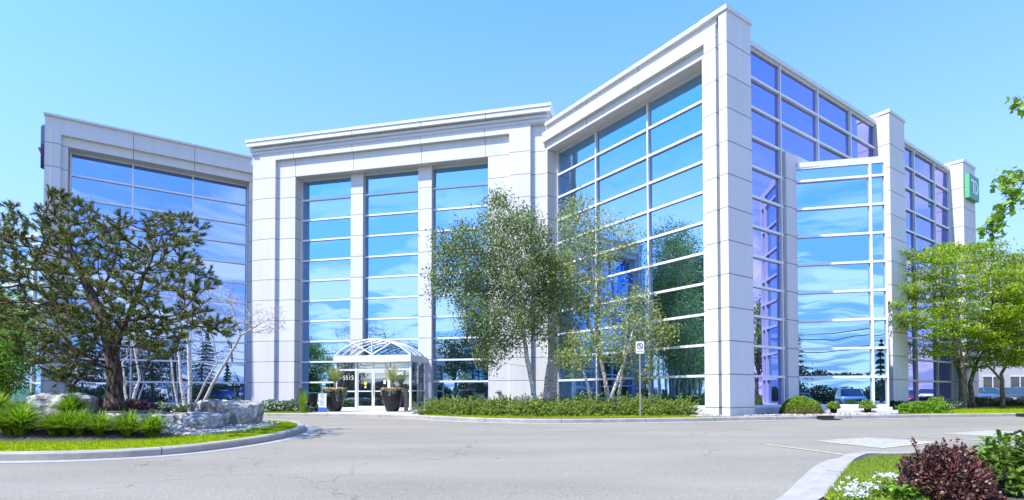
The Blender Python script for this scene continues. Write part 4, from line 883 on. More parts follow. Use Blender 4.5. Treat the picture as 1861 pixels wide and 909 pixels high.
for px, y_, rx, h, mt, lb in ((20, 733, 1.9, .55, 'darkleaf', 'dark clipped hedge piece at the far left edge'), (52, 733, 1.1, .5, 'brightleaf', 'bright topped hedge piece left of the pale boulder')):
    f = at(px, y_, 22.5); shrub('hedge_shrub', lb, (f[0], f[1], -.02), rx, .7, h, 7000, .08, mt, rough=.12, asp=.5)
for i, (px, py, lb) in enumerate(((165, 757, 'purple leaved coral bells beneath the pale boulder'), (238, 760, 'purple leaved coral bells right of the pine trunk'), (262, 756, 'purple leaved coral bells nearest the flat slab'))):
    f = gnd(px, py, .2); shrub('coral_bells', lb, (f[0], f[1], islz(f[0], f[1])-.02), .42, .35, .26, 1500, .075, 'heuchera', 'coral bells on the island', cat='plant', rough=.3, asp=.8, up=.7)

# --- the near corner bed
f = road(1752, 940); BP = (f[0]+.06, f[1]+.30, z2(0, f[1]))
rt = shrub('barberry_shrub', 'purple leaved barberry with red shoots in the near corner bed', BP, .40, .38, .53, 15000, .036, 'barberry', rough=.22, asp=.6, spiky=.1, shell=.45, up=.2, ns=2.2)
tw = MB(); lv = MB(); tps = [(1658, 796), (1700, 805), (1738, 797), (1752, 815), (1645, 838), (1722, 812), (1765, 850), (1775, 870), (1690, 812), (1640, 870)]
for k, (px, py) in enumerate(tps):
    t = at(px, py, BP[1]+rng.uniform(-.3, .1)); b0 = np.array(BP)+(t-np.array(BP))*np.array([.6, .6, .45]); path = [b0, b0*.4+t*.6+rng.normal(size=3)*.015, t]
    tw.tube(path, [.006, .005, .003], 4)
    for u in np.linspace(.1, 1, 13): q = b0*(1-u)+t*u; leaves(lv, q+rng.normal(size=(5, 3))*.012, .034, .6)
for k in range(60):
    d = unit(np.array([rng.normal(), -abs(rng.normal())*.6, abs(rng.normal())*.7])); q = np.array(BP)+d*np.array([.42, .4, .55]); tw.tube([q*.75+np.array(BP)*.25, q+np.array([0, 0, .03])], [.005, .003], 4)
part(tw, 'red_shoots', M['redtwig'], rt); part(lv, 'shoot_leaves', M['barberry'], rt)
f = road(1868, 925); YW = (f[0]+.16, f[1]+.35, z2(0, f[1]))
rt = plant_root('yew_shrub', YW, 'bright green spreading yew right of the purple barberry', 'shrub'); yb = MB(); yt = MB()
for k in range(1150):
    d = unit(np.array([rng.normal(), rng.normal(), abs(rng.normal())*.9+.05])); nvv = noise.noise(Vector((d*1.6).tolist()))
    e_ = np.array(YW)+d*(1+.28*nvv)*rng.uniform(.6, 1.05)*np.array([.74, .6, .62]); a0 = e_-unit(d*np.array([1, 1, .4])+rng.normal(size=3)*.4)*.16; t_ = np.linspace(0, 1, 26)
    pth = a0+(e_-a0)*t_[:, None]+np.array([0, 0, .02])*np.sin(t_*3)[:, None]; yt.tube(pth[::8], .003, 3, False)
    ax = unit(e_-a0); sdv = unit(np.cross(ax, np.array([0, 0, 1.])+rng.normal(size=3)*.3)); sgn = np.where(np.arange(26) % 2, 1, -1)[:, None]
    dirs = unit(ax*.55+sdv*sgn+rng.normal(size=(26, 3))*.12); wv = unit(np.cross(dirs, np.cross(sdv, ax)))*.0075; yb.addq(np.stack([pth-wv, pth+dirs*.018-wv, pth+dirs*.03, pth+wv], 1))
part(yb, 'foliage', M['yew'], rt); part(yt, 'stems', M['greybark'], rt)
for k, (px, py, lb) in enumerate(((1568, 926, 'white flowering clump at the lower edge of the near bed'), (1622, 906, 'white flowering clump closest to the purple barberry'), (1552, 940, 'white flowering clump nearest the kerb'))):
    f = road(px, py); rt = plant_root('white_flower_plant', (f[0], f[1], z2(0, f[1])), lb, 'flowers', 'white flowers in the near bed'); g = MB(); c = np.array([f[0], f[1], z2(0, f[1])])
    leaves(g, c+rng.normal(size=(420, 3))*np.array([.09, .09, .03])+np.array([0, 0, .05]), .035, .5); part(g, 'leaves', M['boxleaf'], rt)
    g = MB(); hc_ = c+rng.normal(size=(34, 3))*np.array([.085, .085, .02])+np.array([0, 0, .12])
    for q in hc_: leaves(g, q+rng.normal(size=(9, 3))*.010, .022, .9, up=1)
    part(g, 'petals', M['petalw'], rt)
f = road(1622, 932); rt = plant_root('broadleaf_plant', (f[0], f[1], z2(0, f[1])), 'broad leaved green plant between white flowers and purple barberry', 'plant'); g = MB(); c = np.array([f[0]+.05, f[1], z2(0, f[1])])
for k in range(46):
    az = rng.random()*2*math.pi; d = np.array([math.cos(az), math.sin(az), 0]); sd_ = np.array([-d[1], d[0], 0]); l_ = rng.uniform(.12, .22); hgt = rng.uniform(.04, .16); cc = c+rng.normal(size=3)*np.array([.07, .05, 0])
    g.add([cc, cc+d*l_*.4+sd_*.028+np.array([0, 0, hgt*.8]), cc+d*l_*.8+sd_*.02+np.array([0, 0, hgt]), cc+d*l_+np.array([0, 0, hgt*.8]), cc+d*l_*.8-sd_*.02+np.array([0, 0, hgt]), cc+d*l_*.4-sd_*.028+np.array([0, 0, hgt*.8])], [(0, 1, 5), (1, 2, 4, 5), (2, 3, 4)])
part(g, 'leaves', M['yew'], rt)

# ------------------------------------------------------------------ boulders, pebbles
def rock(name, label, c, size, rz=0, seed=1, group=None, flat=.0):
    r_ = np.random.default_rng(seed); bm = bmesh.new()
    for q in r_.uniform(-1, 1, (60, 3)):
        q = np.sign(q)*np.abs(q)**.45; q = q*r_.uniform(.82, 1.0); bm.verts.new((q*np.array(size)/2).tolist())
    bmesh.ops.convex_hull(bm, input=bm.verts); bmesh.ops.delete(bm, geom=[v for v in bm.verts if not v.link_faces], context='VERTS')
    bmesh.ops.triangulate(bm, faces=bm.faces)
    for _ in range(4):
        le = [e_ for e_ in bm.edges if e_.calc_length() > .09]
        if not le: break
        bmesh.ops.subdivide_edges(bm, edges=le, cuts=1); bmesh.ops.triangulate(bm, faces=bm.faces)
    for _ in range(2): bmesh.ops.smooth_vert(bm, verts=bm.verts, factor=.35, use_axis_x=True, use_axis_y=True, use_axis_z=True)
    for v in bm.verts:
        p = v.co+Vector((seed*3.1, 0, 0)); n_ = v.co.normalized()
        strat = abs(((p.z*5.5+noise.noise(p*1.4)*1.3) % 1)-.5)*.05
        v.co += n_*(noise.noise(p*1.7)*.10+noise.noise(p*5)*.045+noise.noise(p*13)*.018-strat)
    me = bpy.data.meshes.new(name); bm.to_mesh(me); bm.free(); me.materials.append(M['rock']); o = bpy.data.objects.new(name, me); COL.objects.link(o)
    o.location = c; o.rotation_euler = (0, 0, rz); tag(o, label, 'boulder', group); return o
a_ = at(116, 730, 13.9); rock('boulder', 'pale rounded boulder behind the daylilies left of the pine', (a_[0], 13.9, .50), (1.50, .95, .86), .1, 3, 'boulders on the island')
a_ = at(418, 750, 16.2); rock('boulder', 'tall grey blocky boulder at the right end of the island', (a_[0]+.02, 16.2, .22), (1.85, 1.15, 1.02), -.12, 12, 'boulders on the island')
a_ = at(345, 766, 14.6); rock('boulder', 'low flat topped grey slab in front of the tall boulder', (a_[0], 14.6, .06), (1.75, 1.5, .66), .15, 21, 'boulders on the island')
a_ = at(372, 750, 16.9); rock('boulder', 'dark grey rock joined to the left of the tall boulder', (a_[0]+.1, 16.9, .24), (1.1, .9, .86), .5, 8, 'boulders on the island')
a_ = at(198, 752, 13.5); rock('boulder', 'small low bluish rock below the pine trunk', (a_[0], 13.5, .24), (.95, .5, .28), .1, 5, 'boulders on the island')
a_ = fpt(950); rock('boulder', 'small grey stone half hidden in the junipers', (a_[0], a_[1]+3.1, .5), (.9, .5, .55), 0, 6)
def pebbles(label, poly_pts, n, zf, smin=.03, smax=.075):
    P_ = np.array(poly_pts); lo, hi = P_.min(0), P_.max(0); q = lo+(hi-lo)*rng.random((n, 2)); q = q[inside(poly_pts, q)]; g = MB()
    ico = np.array([(0, 0, 1), (.89, 0, .45), (.28, .85, .45), (-.72, .53, .45), (-.72, -.53, .45), (.28, -.85, .45), (.72, .53, -.45), (-.28, .85, -.45), (-.89, 0, -.45), (-.28, -.85, -.45), (.72, -.53, -.45)])
    fc = [(0, 1, 2), (0, 2, 3), (0, 3, 4), (0, 4, 5), (0, 5, 1), (1, 6, 2), (2, 7, 3), (3, 8, 4), (4, 9, 5), (5, 10, 1), (2, 6, 7), (3, 7, 8), (4, 8, 9), (5, 9, 10), (1, 10, 6)]
    for p_ in q:
        s_ = rng.uniform(smin, smax); t = rng.random()*6.28; sc = np.array([s_, s_*rng.uniform(.6, 1), s_*rng.uniform(.4, .7)]); v = ico*sc; v = np.c_[v[:, 0]*math.cos(t)-v[:, 1]*math.sin(t), v[:, 0]*math.sin(t)+v[:, 1]*math.cos(t), v[:, 2]]
        g.add(v+np.array([p_[0], p_[1], zf(*p_)+s_*.25]), fc)
    tag(g.build('pebbles', M['pebble']), label, kind='stuff')
off9 = offset(iin, .75, True)
pebbles('pale river pebbles around the grey boulders on the island', [tuple(q) for q in [(-9.4, 13.2), (-8.2, 12.9), (-7.2, 12.6), (-6.85, 13.6), (-6.8, 15.4), (-7.1, 16.8), (-8.0, 17.8), (-9.2, 17.6), (-9.3, 15.6)]], 3400, islz)
cpa = [tuple(np.array(fpt(p_))+np.array([0, .05])) for p_ in (1270, 1340, 1420, 1520, 1620)]; cpb = [tuple(np.array(fpt(p_))+np.array([0, d_])) for p_, d_ in ((1620, 2.2), (1520, 1.0), (1440, .9), (1340, 1.3), (1270, 1.5))]
pebbles('white pebbles at the foot of the corner pillar and along the kerb', cpa+cpb, 4200, lambda x, y: -.012, .03, .07)

# ------------------------------------------------------------------ street furniture by the entrance
def planter(px, lab):
    f = gnd(px, 748, .0); c = (f[0], f[1], .0); k = f[1]/26.3
    rt = empty('planter', c, lab, 'planter', 'flower planters at the entrance')
    g = MB(); prof = [(.20, 0), (.27, 0), (.34, .16), (.42, .42), (.49, .74), (.52, .93), (.545, .97), (.53, 1.0), (.49, .985), (.47, .90)]; g.lathe([(r*k, z*k) for r, z in prof], (0, 0, 0), 28); o = g.build('pot', M['pot'], rt, True)
    g = MB(); g.lathe([(.0, .9*k), (.47*k, .905*k)], (0, 0, 0), 20); g.build('soil', M['mulch'], rt)
    g = MB(); n = 750; a_ = rng.random(n)*6.28; r_ = .52*np.sqrt(rng.random(n))*k; q = np.c_[r_*np.cos(a_), r_*np.sin(a_), k*(1.0+.10*rng.random(n))]; leaves(g, q, .07, .6); g.build('bedding_leaves', M['boxleaf'], rt)
    g = MB(); n = 190; a_ = rng.random(n)*6.28; r_ = .56*np.sqrt(rng.random(n))*k; q = np.c_[r_*np.cos(a_), r_*np.sin(a_), k*(1.06+.09*rng.random(n))]
    for _ in range(4): leaves(g, q+rng.normal(size=q.shape)*.012, .055, .9, up=1)
    o = g.build('flowers', M['petals'], rt); 
    g = MB()
    for j in range(26):
        t = rng.random()*6.28; l_ = rng.uniform(.15, .65)*(1.2 if rng.random() < .3 else .7); zz = np.linspace(0, l_, 14); rr = (.55-.10*zz/ .6)*k+.02; q = np.c_[rr*np.cos(t+zz*.2), rr*np.sin(t+zz*.2), 1.0*k-zz]; leaves(g, q+rng.normal(size=q.shape)*.025, .06, .7)
    g.build('trailing_leaves', M['trail'], rt)
    g = MB(); st_ = MB(); st_.tube([(0, 0, .9*k), (.01, 0, 1.3*k), (0, .01, 1.5*k)], [.055, .05, .03], 8)
    for j in range(15):
        t = j*2.4; tilt = rng.uniform(.25, 1.15); Lf = rng.uniform(.75, 1.0)*k; u = np.linspace(0, 1, 22); hr = Lf*(math.sin(tilt)*u*.8+.15*u*u); vz = Lf*(math.cos(tilt)*u*1.0+.25*u-.45*u*u*math.sin(tilt))
        p_ = np.c_[hr*math.cos(t), hr*math.sin(t), 1.38*k+vz]; st_.tube(p_[::3], .008, 4, False); sdv = np.array([-math.sin(t), math.cos(t), 0]); ax = unit(np.gradient(p_, axis=0))
        for sg_ in (-1, 1):
            ln = .26*np.sin(np.pi*(u*.85+.12))[:, None]; dr_ = unit(ax*.7+sdv*sg_+np.array([0, 0, -.25])+rng.normal(size=p_.shape)*.08); w_ = ax*.011; g.addq(np.stack([p_-w_, p_+dr_*ln*.5-w_*.9, p_+dr_*ln, p_+w_], 1))
    g.build('palm_fronds', M['palmleaf'], rt); st_.build('palm_stem', M['greybark'], rt, True)
    return rt
planter(608, 'black urn planter with palm and flowers next to the litter bin'); planter(713, 'black urn planter with palm before the right porch panel')
f = gnd(565, 748, 0); rt = empty('litter_bin', (f[0], f[1], 0), 'round black slatted litter bin between bollard and information stand', 'litter bin')
g = MB(); g.lathe([(.22, .02), (.25, .02), (.25, .85), (.22, .85)], k=20); g.build('liner', M['plastic'], rt)
g = MB()
for j in range(26):
    t = j*2*math.pi/26; ct, st2 = math.cos(t), math.sin(t); prof = [(.26, .03), (.275, .1), (.285, .5), (.31, .80), (.33, .88)]
    for (r0, z0), (r1_, z1_) in zip(prof[:-1], prof[1:]):
        v = [(r*ct-s2*st2*.022, r*st2+s2*ct*.022, z) for r, z in ((r0, z0), (r1_, z1_)) for s2 in (-1, 1)]; v += [(x*1.03, y*1.03, z) for x, y, z in v]; g.add(v, [(0, 1, 3, 2), (4, 6, 7, 5), (0, 4, 5, 1), (2, 3, 7, 6), (0, 2, 6, 4), (1, 5, 7, 3)])
g.build('slats', M['blackmetal'], rt)
for nm, r_, z_ in (('top_ring', .335, .88), ('bottom_ring', .285, .06)):
    g = MB(); t = np.linspace(0, 2*math.pi, 29); g.tube(np.c_[r_*np.cos(t), r_*np.sin(t), 0*t+z_], .018, 6, False); g.build(nm, M['blackmetal'], rt, True)
f = gnd(586, 749, 0); rt = empty('information_stand', (f[0], f[1], 0), 'narrow white notice stand with round symbol and blue foot beside the litter bin', 'sign')
g = MB(); g.box(-.18, .18, -.015, .015, .22, .86); g.build('notice_board', M['signw'], rt)
g = MB(); g.box(-.21, .21, -.16, .14, 0, .03); g.box(-.19, .19, -.03, .02, .03, .216); g.build('foot', M['signblue'], rt)
def annulus(g, c, r0, r1_, y, n=28):
    t = np.arange(n)*2*math.pi/n; ring_strip(g, np.c_[c[0]+r0*np.cos(t), 0*t+y, c[1]+r0*np.sin(t)], np.c_[c[0]+r1_*np.cos(t), 0*t+y, c[1]+r1_*np.sin(t)], True)
def slash(g, c, r, w_, y):
    d = math.sqrt(.5); g.add([(c[0]-r*d-w_*d, y, c[1]+r*d-w_*d), (c[0]-r*d+w_*d, y, c[1]+r*d+w_*d), (c[0]+r*d+w_*d, y, c[1]-r*d+w_*d), (c[0]+r*d-w_*d, y, c[1]-r*d-w_*d)], [(0, 1, 2, 3)])
g = MB(); annulus(g, (0, .74), .075, .095, -.018); slash(g, (0, .74), .08, .01, -.019)
for j in range(5): g.box(-.12, .12-.02*(j % 3), -.0185, -.0165, .56-j*.06, .575-j*.06)
g.build('symbol', M['signblack'], rt)
for px, lb in ((546, 'square brown bollard left of the litter bin'), (738, 'square brown bollard right of the entrance porch')):
    f = gnd(px, 749.5, 0); rt = empty('bollard', (f[0], f[1], 0), lb, 'bollard', 'bollards either side of the entrance'); g = MB(); g.prism([(-.07, -.08), (.07, -.08), (.08, -.07), (.08, .07), (.07, .08), (-.07, .08), (-.08, .07), (-.08, -.07)], .0, 1.07); g.build('post', M['bronze'], rt)
    g = MB(); g.prism([(-.06, -.07), (.06, -.07), (.07, -.06), (.07, .06), (.06, .07), (-.06, .07), (-.07, .06), (-.07, -.06)], 1.07, 1.10); g.build('cap', M['bronze'], rt); g = MB(); g.box(-.13, .13, -.13, .13, -.02, .05); g.build('footing', M['gutter'], rt)
# no parking sign
f = fpt(1153, .45); f = np.array([f[0], f[1], -.02]); rt = empty('street_sign', tuple(f), 'white no parking sign on a thin steel post in the juniper strip', 'sign')
k_ = f[1]/993; zs0, zs1 = EYE+(716-644)*k_, EYE+(716-622)*k_
g = MB(); g.box(-.025, .025, -.02, .02, 0, zs1+.02); g.build('post', M['steel'], rt)
g = MB(); g.box(-.148, .148, -.032, -.022, zs0-f[2], zs1-f[2]); g.build('sign_plate', M['signw'], rt)
zc = zs0-f[2]+(zs1-zs0)*.62; g = MB(); annulus(g, (0, zc), .088, .115, -.035); slash(g, (0, zc), .10, .012, -.036); g.box(-.12, .12, -.036, -.034, zs0-f[2]+.08, zs0-f[2]+.10); g.build('symbol', M['signblack'], rt)
bpy.context.view_layer.update(); text('P', 'letter', .16, (f[0], f[1]-.0345, f[2]+zc), 0, M['signblack'], rt, ext=.0005)
# potted nursery plants in front of the bay
for px, lb, k in ((1515, 'small nursery pot with bright green plant right of the round bush', .8), (1577, 'nursery pot with bright green plant before the bay step', 1.0)):
    f = gnd(px, 751, 0); rt = empty('potted_plant', (f[0], f[1], -.02), lb, 'potted plant', 'nursery pots before the bay'); g = MB(); g.lathe([(.11, 0), (.14, .22), (.155, .24), (.14, .24), (.13, .2)], k=16); g.build('pot', M['plastic'], rt, True)
    g = MB(); d = unit(rng.normal(size=(900, 3))); d[:, 2] = np.abs(d[:, 2]); q = d*rng.random((900, 1))**.4*np.array([.36, .34, .38])*k+np.array([0, 0, .22]); leaves(g, q, .08, .42, axis=d+np.array([0, 0, .6])); g.build('leaves', M['boxleaf'], rt)

# ------------------------------------------------------------------ cars
PM = {}
def paint(nm, c): PM[nm] = mat(nm+'_car_paint', c, .3, metal=.2, coat=.8, spec=.5)
paint('silver', (.42, .43, .45)); paint('blue', (.02, .045, .16)); paint('navy', (.012, .02, .06)); paint('charcoal', (.05, .05, .055)); paint('red', (.4, .03, .02)); paint('white', (.65, .65, .65)); paint('skyblue', (.06, .16, .35))
def car(label, loc, rz, pm, kind='sedan', group='cars parked behind the trees'):
    L_, Wc, H = (4.7, 1.85, 1.45) if kind == 'sedan' else (4.9, 1.98, 1.84); hb = .92 if kind == 'sedan' else 1.12; hoodz = .86 if kind == 'sedan' else 1.06
    rt = empty('parked_car' if kind == 'sedan' else 'parked_suv', tuple(loc), label, 'car', group, rz)
    if kind == 'sedan': st_ = [(-2.35, .55, .84, .78), (-2.2, .34, .95, .86), (-1.2, .25, .97, .92), (0, .24, .94, .925), (1.1, .25, .90, .92), (1.9, .27, .80, .88), (2.25, .33, .68, .80), (2.36, .45, .60, .70)]; cab = [(-1.75, .95, .80), (-1.05, 1.38, .62), (-.2, 1.45, .62), (.35, 1.40, .62), (1.15, .90, .80)]
    else: st_ = [(-2.45, .5, 1.02, .90), (-2.3, .34, 1.12, .95), (-1.2, .28, 1.14, .985), (0, .27, 1.12, .99), (1.1, .28, 1.10, .985), (2.0, .30, 1.04, .95), (2.33, .36, .95, .90), (2.45, .48, .80, .82)]; cab = [(-2.3, 1.12, .86), (-2.05, 1.72, .70), (-.6, 1.84, .71), (.45, 1.79, .70), (1.25, 1.10, .85)]
    g = MB(); V = []; k = 10
    for x, z0, z1, w_ in st_:
        V += [(x, -w_*.88, z0), (x, -w_, z0+.12), (x, -w_, (z0+z1)/2+.05), (x, -w_*.97, z1-.10), (x, -w_*.86, z1), (x, w_*.86, z1), (x, w_*.97, z1-.10), (x, w_, (z0+z1)/2+.05), (x, w_, z0+.12), (x, w_*.88, z0)]
    n_ = len(st_); g.add(V, [(i*k+j, (i+1)*k+j, (i+1)*k+(j+1) % k, i*k+(j+1) % k) for i in range(n_-1) for j in range(k)]+[tuple(range(k)), tuple(range((n_-1)*k+k-1, (n_-1)*k-1, -1))]); g.build('body', PM[pm], rt, True)
    zb_c = cab[0][1]; g = MB(); V = []
    for x, z, w_ in cab: V += [(x, -w_, z), (x, w_, z)]
    bl = [(cab[0][0], -.82, hb-.06), (cab[-1][0], -.82, hb-.06), (cab[-1][0], .82, hb-.06), (cab[0][0], .82, hb-.06)]
    top = [(x, z, w_) for x, z, w_ in cab]; g.add(V, [(2*i, 2*i+2, 2*i+3, 2*i+1) for i in range(len(cab)-1)])
    for s_ in (-1, 1):
        up_ = [(x, s_*w_, z) for x, z, w_ in cab]; dn = [(x, s_*.86*(.99 if kind == 'sedan' else 1.06), min(z, hb)-.04) for x, z, w_ in cab]; g.add(up_+dn, [(i, i+1, len(cab)+i+1, len(cab)+i) for i in range(len(cab)-1)])
    g.build('windows', M['darkglass'], rt)
    g = MB(); rf = cab[1:-1]
    V = []
    for x, z, w_ in rf: V += [(x, -w_-.02, z-.03), (x, -w_*.8, z+.02), (x, w_*.8, z+.02), (x, w_+.02, z-.03)]
    g.add(V, [(4*i+j, 4*i+4+j, 4*i+5+j, 4*i+1+j) for i in range(len(rf)-1) for j in range(3)])
    for s_ in (-1, 1):
        for a_, b_ in ((0, 1), (len(cab)-1, len(cab)-2)): g.tube([(cab[a_][0], s_*cab[a_][2], cab[a_][1]), (cab[b_][0], s_*(cab[b_][2]+.01), cab[b_][1])], .035, 5)
        xm = (cab[1][0]+cab[-2][0])/2-.1; g.tube([(xm, s_*.87, hb-.03), (xm, s_*(cab[2][2]+.02), cab[2][1]-.04)], .03, 5)
    g.build('roof', PM[pm], rt, True)
    wr = .33 if kind == 'sedan' else .39
    for x in (-1.42, 1.45):
        for s_ in (-1, 1):
            g = MB(); yy = s_*(Wc/2-.13); t = np.arange(24)*2*math.pi/24; prof = [(wr*.62, -.11), (wr*.95, -.11), (wr, -.06), (wr, .06), (wr*.95, .11), (wr*.62, .11)]
            v = [(x+r*math.cos(q), yy+o_, wr+r*math.sin(q)) for r, o_ in prof for q in t]; g.add(v, [(i*24+j, i*24+(j+1) % 24, (i+1)*24+(j+1) % 24, (i+1)*24+j) for i in range(5) for j in range(24)]); wh = g.build('wheel', M['rubber'], rt, True)
            g = MB(); v = [(x+wr*.62*math.cos(q), yy+s_*.10, wr+wr*.62*math.sin(q)) for q in t]; g.add(v, [tuple(range(24))]); g.build('rim', M['steel'], wh)
            g = MB(); v = [(x+(wr+.05)*math.cos(q), s_*(Wc/2+.002), wr+.02+(wr+.05)*math.sin(q)) for q in np.linspace(-.2, math.pi+.2, 20)]; g.add(v, [tuple(range(20))]); g.build('wheel_arch', M['dark'], rt)
    fx, rx_ = st_[-1][0], st_[0][0]
    for s_ in (-1, 1):
        g = MB(); g.box(fx-.20, fx-.02, s_*.50-.02 if s_ > 0 else -.82, .82 if s_ > 0 else -.50+.02, st_[-1][2]-.16, st_[-1][2]+.0); g.build('headlight', M['lamp'], rt)
        g = MB(); g.box(rx_-.03, rx_+.12, .52 if s_ > 0 else -.80, .80 if s_ > 0 else -.52, st_[0][2]-.18, st_[0][2]-.04); g.build('tail_light', M['tail'], rt)
    g = MB(); g.box(fx-.1, fx+.015, -.48, .48, st_[-1][2]-.22, st_[-1][2]-.04); g.box(fx-.1, fx+.01, -.6, .6, .42, .52); g.build('grille', M['blackmetal'], rt)
    return rt
for px, Yc, rz, pm, lb in ((1793, 47, R(-20), 'skyblue', 'light blue parked car left of the small tree trunk'), (1826, 49, R(-25), 'navy', 'dark navy parked car seen behind the small tree trunk'), (1856, 45, R(200), 'charcoal', 'dark grey parked car cut by the right edge of the photo')):
    q = at(px, 720, Yc); car(lb, (q[0], Yc, roadz(Yc)), rz, pm)
car('silver suv with dark grille mirrored in the angled bay', (17.9, -5.5, roadz(-5.5)), R(88), 'silver', 'suv', 'cars parked behind the photographer'); car('dark blue parked car mirrored at the left of the angled bay', (14.1, -6.0, roadz(-6)), R(90), 'blue', 'sedan', 'cars parked behind the photographer')
car('red parked car mirrored in the farthest lower windows', (47.5, 38.6, roadz(38)), R(200), 'red', group='cars parked right of the building'); car('white parked car mirrored beside the red one', (50.6, 41.2, roadz(41)), R(20), 'white', group='cars parked right of the building')

# ------------------------------------------------------------------ neighbouring building on the right
x0_ = at(1768, 700, 62)[0]; NBD = empty('neighbour_building', (x0_+20, 64, 0), 'long pale brick office building behind the parked cars at far right', 'building'); bpy.context.view_layer.update()
g = MB(); g.box(x0_, x0_+60, 62, 85, -.3, 16.0); kid(g, 'wall', M['brick'], NBD); g = MB(); g.box(x0_-.1, x0_+60.1, 61.9, 85, 16.0, 16.4); kid(g, 'roof', M['coping'], NBD)
for fl in range(4):
    for i in range(9):
        xw = x0_+1.2+i*3.1; z_ = .9+fl*3.8; g = MB(); g.box(xw, xw+.95, 61.93, 61.97, z_, z_+1.75); g.box(xw+1.05, xw+2.0, 61.93, 61.97, z_, z_+1.75); wn = kid(g, 'window', M['darkglass'], NBD)
        g = MB(); g.box(xw-.06, xw+2.06, 61.88, 61.99, z_-.10, z_-.003); g.box(xw-.06, xw+2.06, 61.90, 61.99, z_+1.753, z_+1.83); g.box(xw+.953, xw+1.047, 61.90, 61.99, z_, z_+1.75); f2 = g.build('frame', M['alu']); f2.parent = wn

# ------------------------------------------------------------------ what stands behind the photographer and shows in the mirrored glass
def bgtree(label, x, y, h, r, kind='broad', lm='darkleaf', n=5200, seed=0):
    root = plant_root('conifer_tree' if kind == 'conifer' else 'roadside_tree', (x, y, roadz(y) if abs(x) < 60 and y > -28 else -.9), label, 'tree', 'trees mirrored in the glass'); b0 = np.array(root.location); g = MB(); tb = MB()
    if kind == 'conifer':
        tb.tube([b0, b0+np.array([0, 0, h])], [.16, .02], 7); t = rng.random(n)**.75; ang = rng.random(n)*6.28; lay = np.floor(t*h/.55)*.55/h; fr_ = (t-lay)*h/.55; rad = r*(1-lay)*(1-fr_*.55)*rng.random(n)**.5
        q = b0+np.c_[rad*np.cos(ang), rad*np.sin(ang), .6+(h-.6)*lay+.25*fr_-rad*.18]; leaves(g, q, .24, .4, up=.6)
    else:
        tb.tube([b0, b0+np.array([.1, 0, h*.5]), b0+np.array([-.1, .1, h*.85])], [.2, .13, .03], 8); cc = b0+np.array([0, 0, h*.62]); cl = unit(rng.normal(size=(60, 3)))*rng.random((60, 1))**.4*np.array([r, r, h*.38])+cc
        for c in cl[::2]: tb.tube([b0+np.array([0, 0, h*rng.uniform(.25, .5)]), c], [.05, .015], 4)
        q = cl[rng.integers(0, 60, n)]+rng.normal(size=(n, 3))*r*.16; leaves(g, q, .22, .6)
    part(tb, 'trunk', M['greybark'], root); part(g, 'crown', M[lm], root)
bgtree('dark conifer mirrored in the middle of the left wing', 4.2, -9, 13.0, 4.2, 'conifer', n=9000); bgtree('wide dark conifer mirrored at the right of the left wing', 12.5, -7.5, 10.5, 4.0, 'conifer', n=9000); bgtree('shorter conifer mirrored at the left of the left wing', -1.0, -11, 10.5, 3.6, 'conifer', n=8000); bgtree('conifer mirrored right behind the bay mullion', 21.3, -13, 6.5, 1.3, 'conifer', n=2600)
bgtree('rounded tree mirrored in the middle facade beside the curved birch', -27, -6, 9.0, 3.8); bgtree('second rounded tree mirrored low in the middle facade', -21, -13, 8.0, 3.5); bgtree('tree mirrored at the left edge of the bay', 12.2, -14, 8.0, 2.3, n=3600); bgtree('low broad tree mirrored left of the entrance', -42, -4, 6.0, 3.0)
bgtree('tall tree mirrored in the right front windows', -34, 23.5, 16.0, 4.8, n=8000); bgtree('lower tree mirrored behind the birches', -46, 33, 12.0, 4.0); bgtree('tree mirrored in the narrow strip beside the corner pillar', 37, 24.6, 8.5, 3.0, lm='brightleaf'); bgtree('far tree mirrored in the third glazed wall', 58, 48, 7.5, 3.0)
g = MB()
for i in range(70):
    t = i/69; x = -150+300*t; y = -46-20*math.sin(t*3.1)-rng.random()*6; n = 2400; d = unit(rng.normal(size=(n, 3))); q = np.array([x, y, 1.2])+d*rng.random((n, 1))**.4*np.array([3.6, 2.2, rng.uniform(2.2, 3.6)]); q[:, 2] = np.abs(q[:, 2]+.6)-.9; leaves(g, q, .46, .8)
tag(g.build('treeline', M['darkleaf']), 'distant dark belt of trees mirrored low in the glass', kind='stuff')
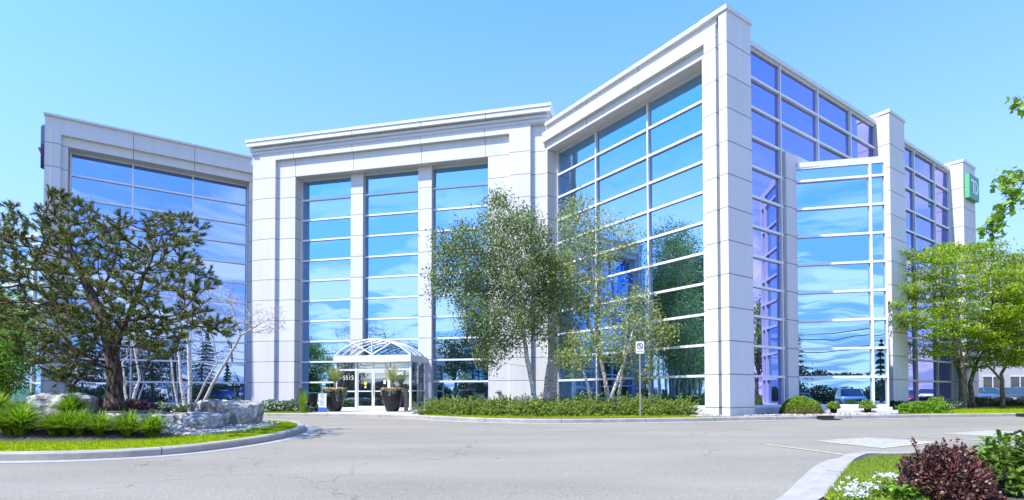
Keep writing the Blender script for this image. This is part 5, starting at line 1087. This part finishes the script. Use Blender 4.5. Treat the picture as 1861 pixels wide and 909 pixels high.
for i, (x, y) in enumerate(((24.5, -17), (7.5, -19), (-30, -21), (2.6, -4.2))):
    zb_ = roadz(y); h = 10.5 if i < 3 else 11.5; rt = empty('utility_pole', (x, y, zb_), ['utility pole mirrored at the right of the bay', 'utility pole mirrored low in the bay', 'utility pole mirrored beside the entrance', 'tall bare pole mirrored in the left wing'][i], 'utility pole', 'utility poles mirrored in the glass')
    g = MB(); g.tube([(0, 0, 0), (0, 0, h)], [.15, .10], 8); g.build('pole', M['wood'], rt, True)
    if i < 3: g = MB(); g.box(-1.1, 1.1, -.06, .06, h-.9, h-.76); g.build('crossarm', M['wood'], rt)
P0 = [np.array([-90, -25, 9.0]), np.array([-30, -21, 8.6]), np.array([7.5, -19, 8.9]), np.array([24.5, -17, 8.9]), np.array([90, -12, 9.2])]
for j, (dx, dz) in enumerate(((0, .0), (.5, .05), (1.0, .1), (0, -1.3), (0, -1.9), (0, -3.2))):
    g = MB()
    for a_, b_ in zip(P0[:-1], P0[1:]):
        t = np.linspace(0, 1, 14)[:, None]; q = a_*(1-t)+b_*t; q[:, 1] += dx; q[:, 2] += dz-.9*4*(t*(1-t))[:, 0]; g.tube(q, .022 if j < 3 else .04, 4, False)
    o = g.build('overhead_wire', M['rubber']); tag(o, ['highest overhead wire mirrored in the bay', 'second overhead wire mirrored in the bay', 'third overhead wire mirrored in the bay', 'thick overhead cable mirrored in the bay', 'lower thick overhead cable mirrored in the bay', 'lowest overhead cable mirrored in the bay'][j], 'wire', 'overhead wires mirrored in the glass')
TW = empty('office_tower', (-82, -100, -.8), 'distant blue glass tower mirrored beside the curved birch', 'building'); bpy.context.view_layer.update()
g = MB(); g.box(-81, -57, -122, -98, -.8, 44); kid(g, 'glass_walls', M['glass'], TW); g = MB()
for i in range(13): g.box(-81.1, -56.9, -122.1, -97.85, i*3.5+1, i*3.5+1.35)
kid(g, 'floor_bands', M['blackmetal'], TW); g = MB()
for i in range(10): g.box(-81+i*2.6, -80.8+i*2.6, -98, -97.7, 0, 44)
kid(g, 'mullions', M['blackmetal'], TW)
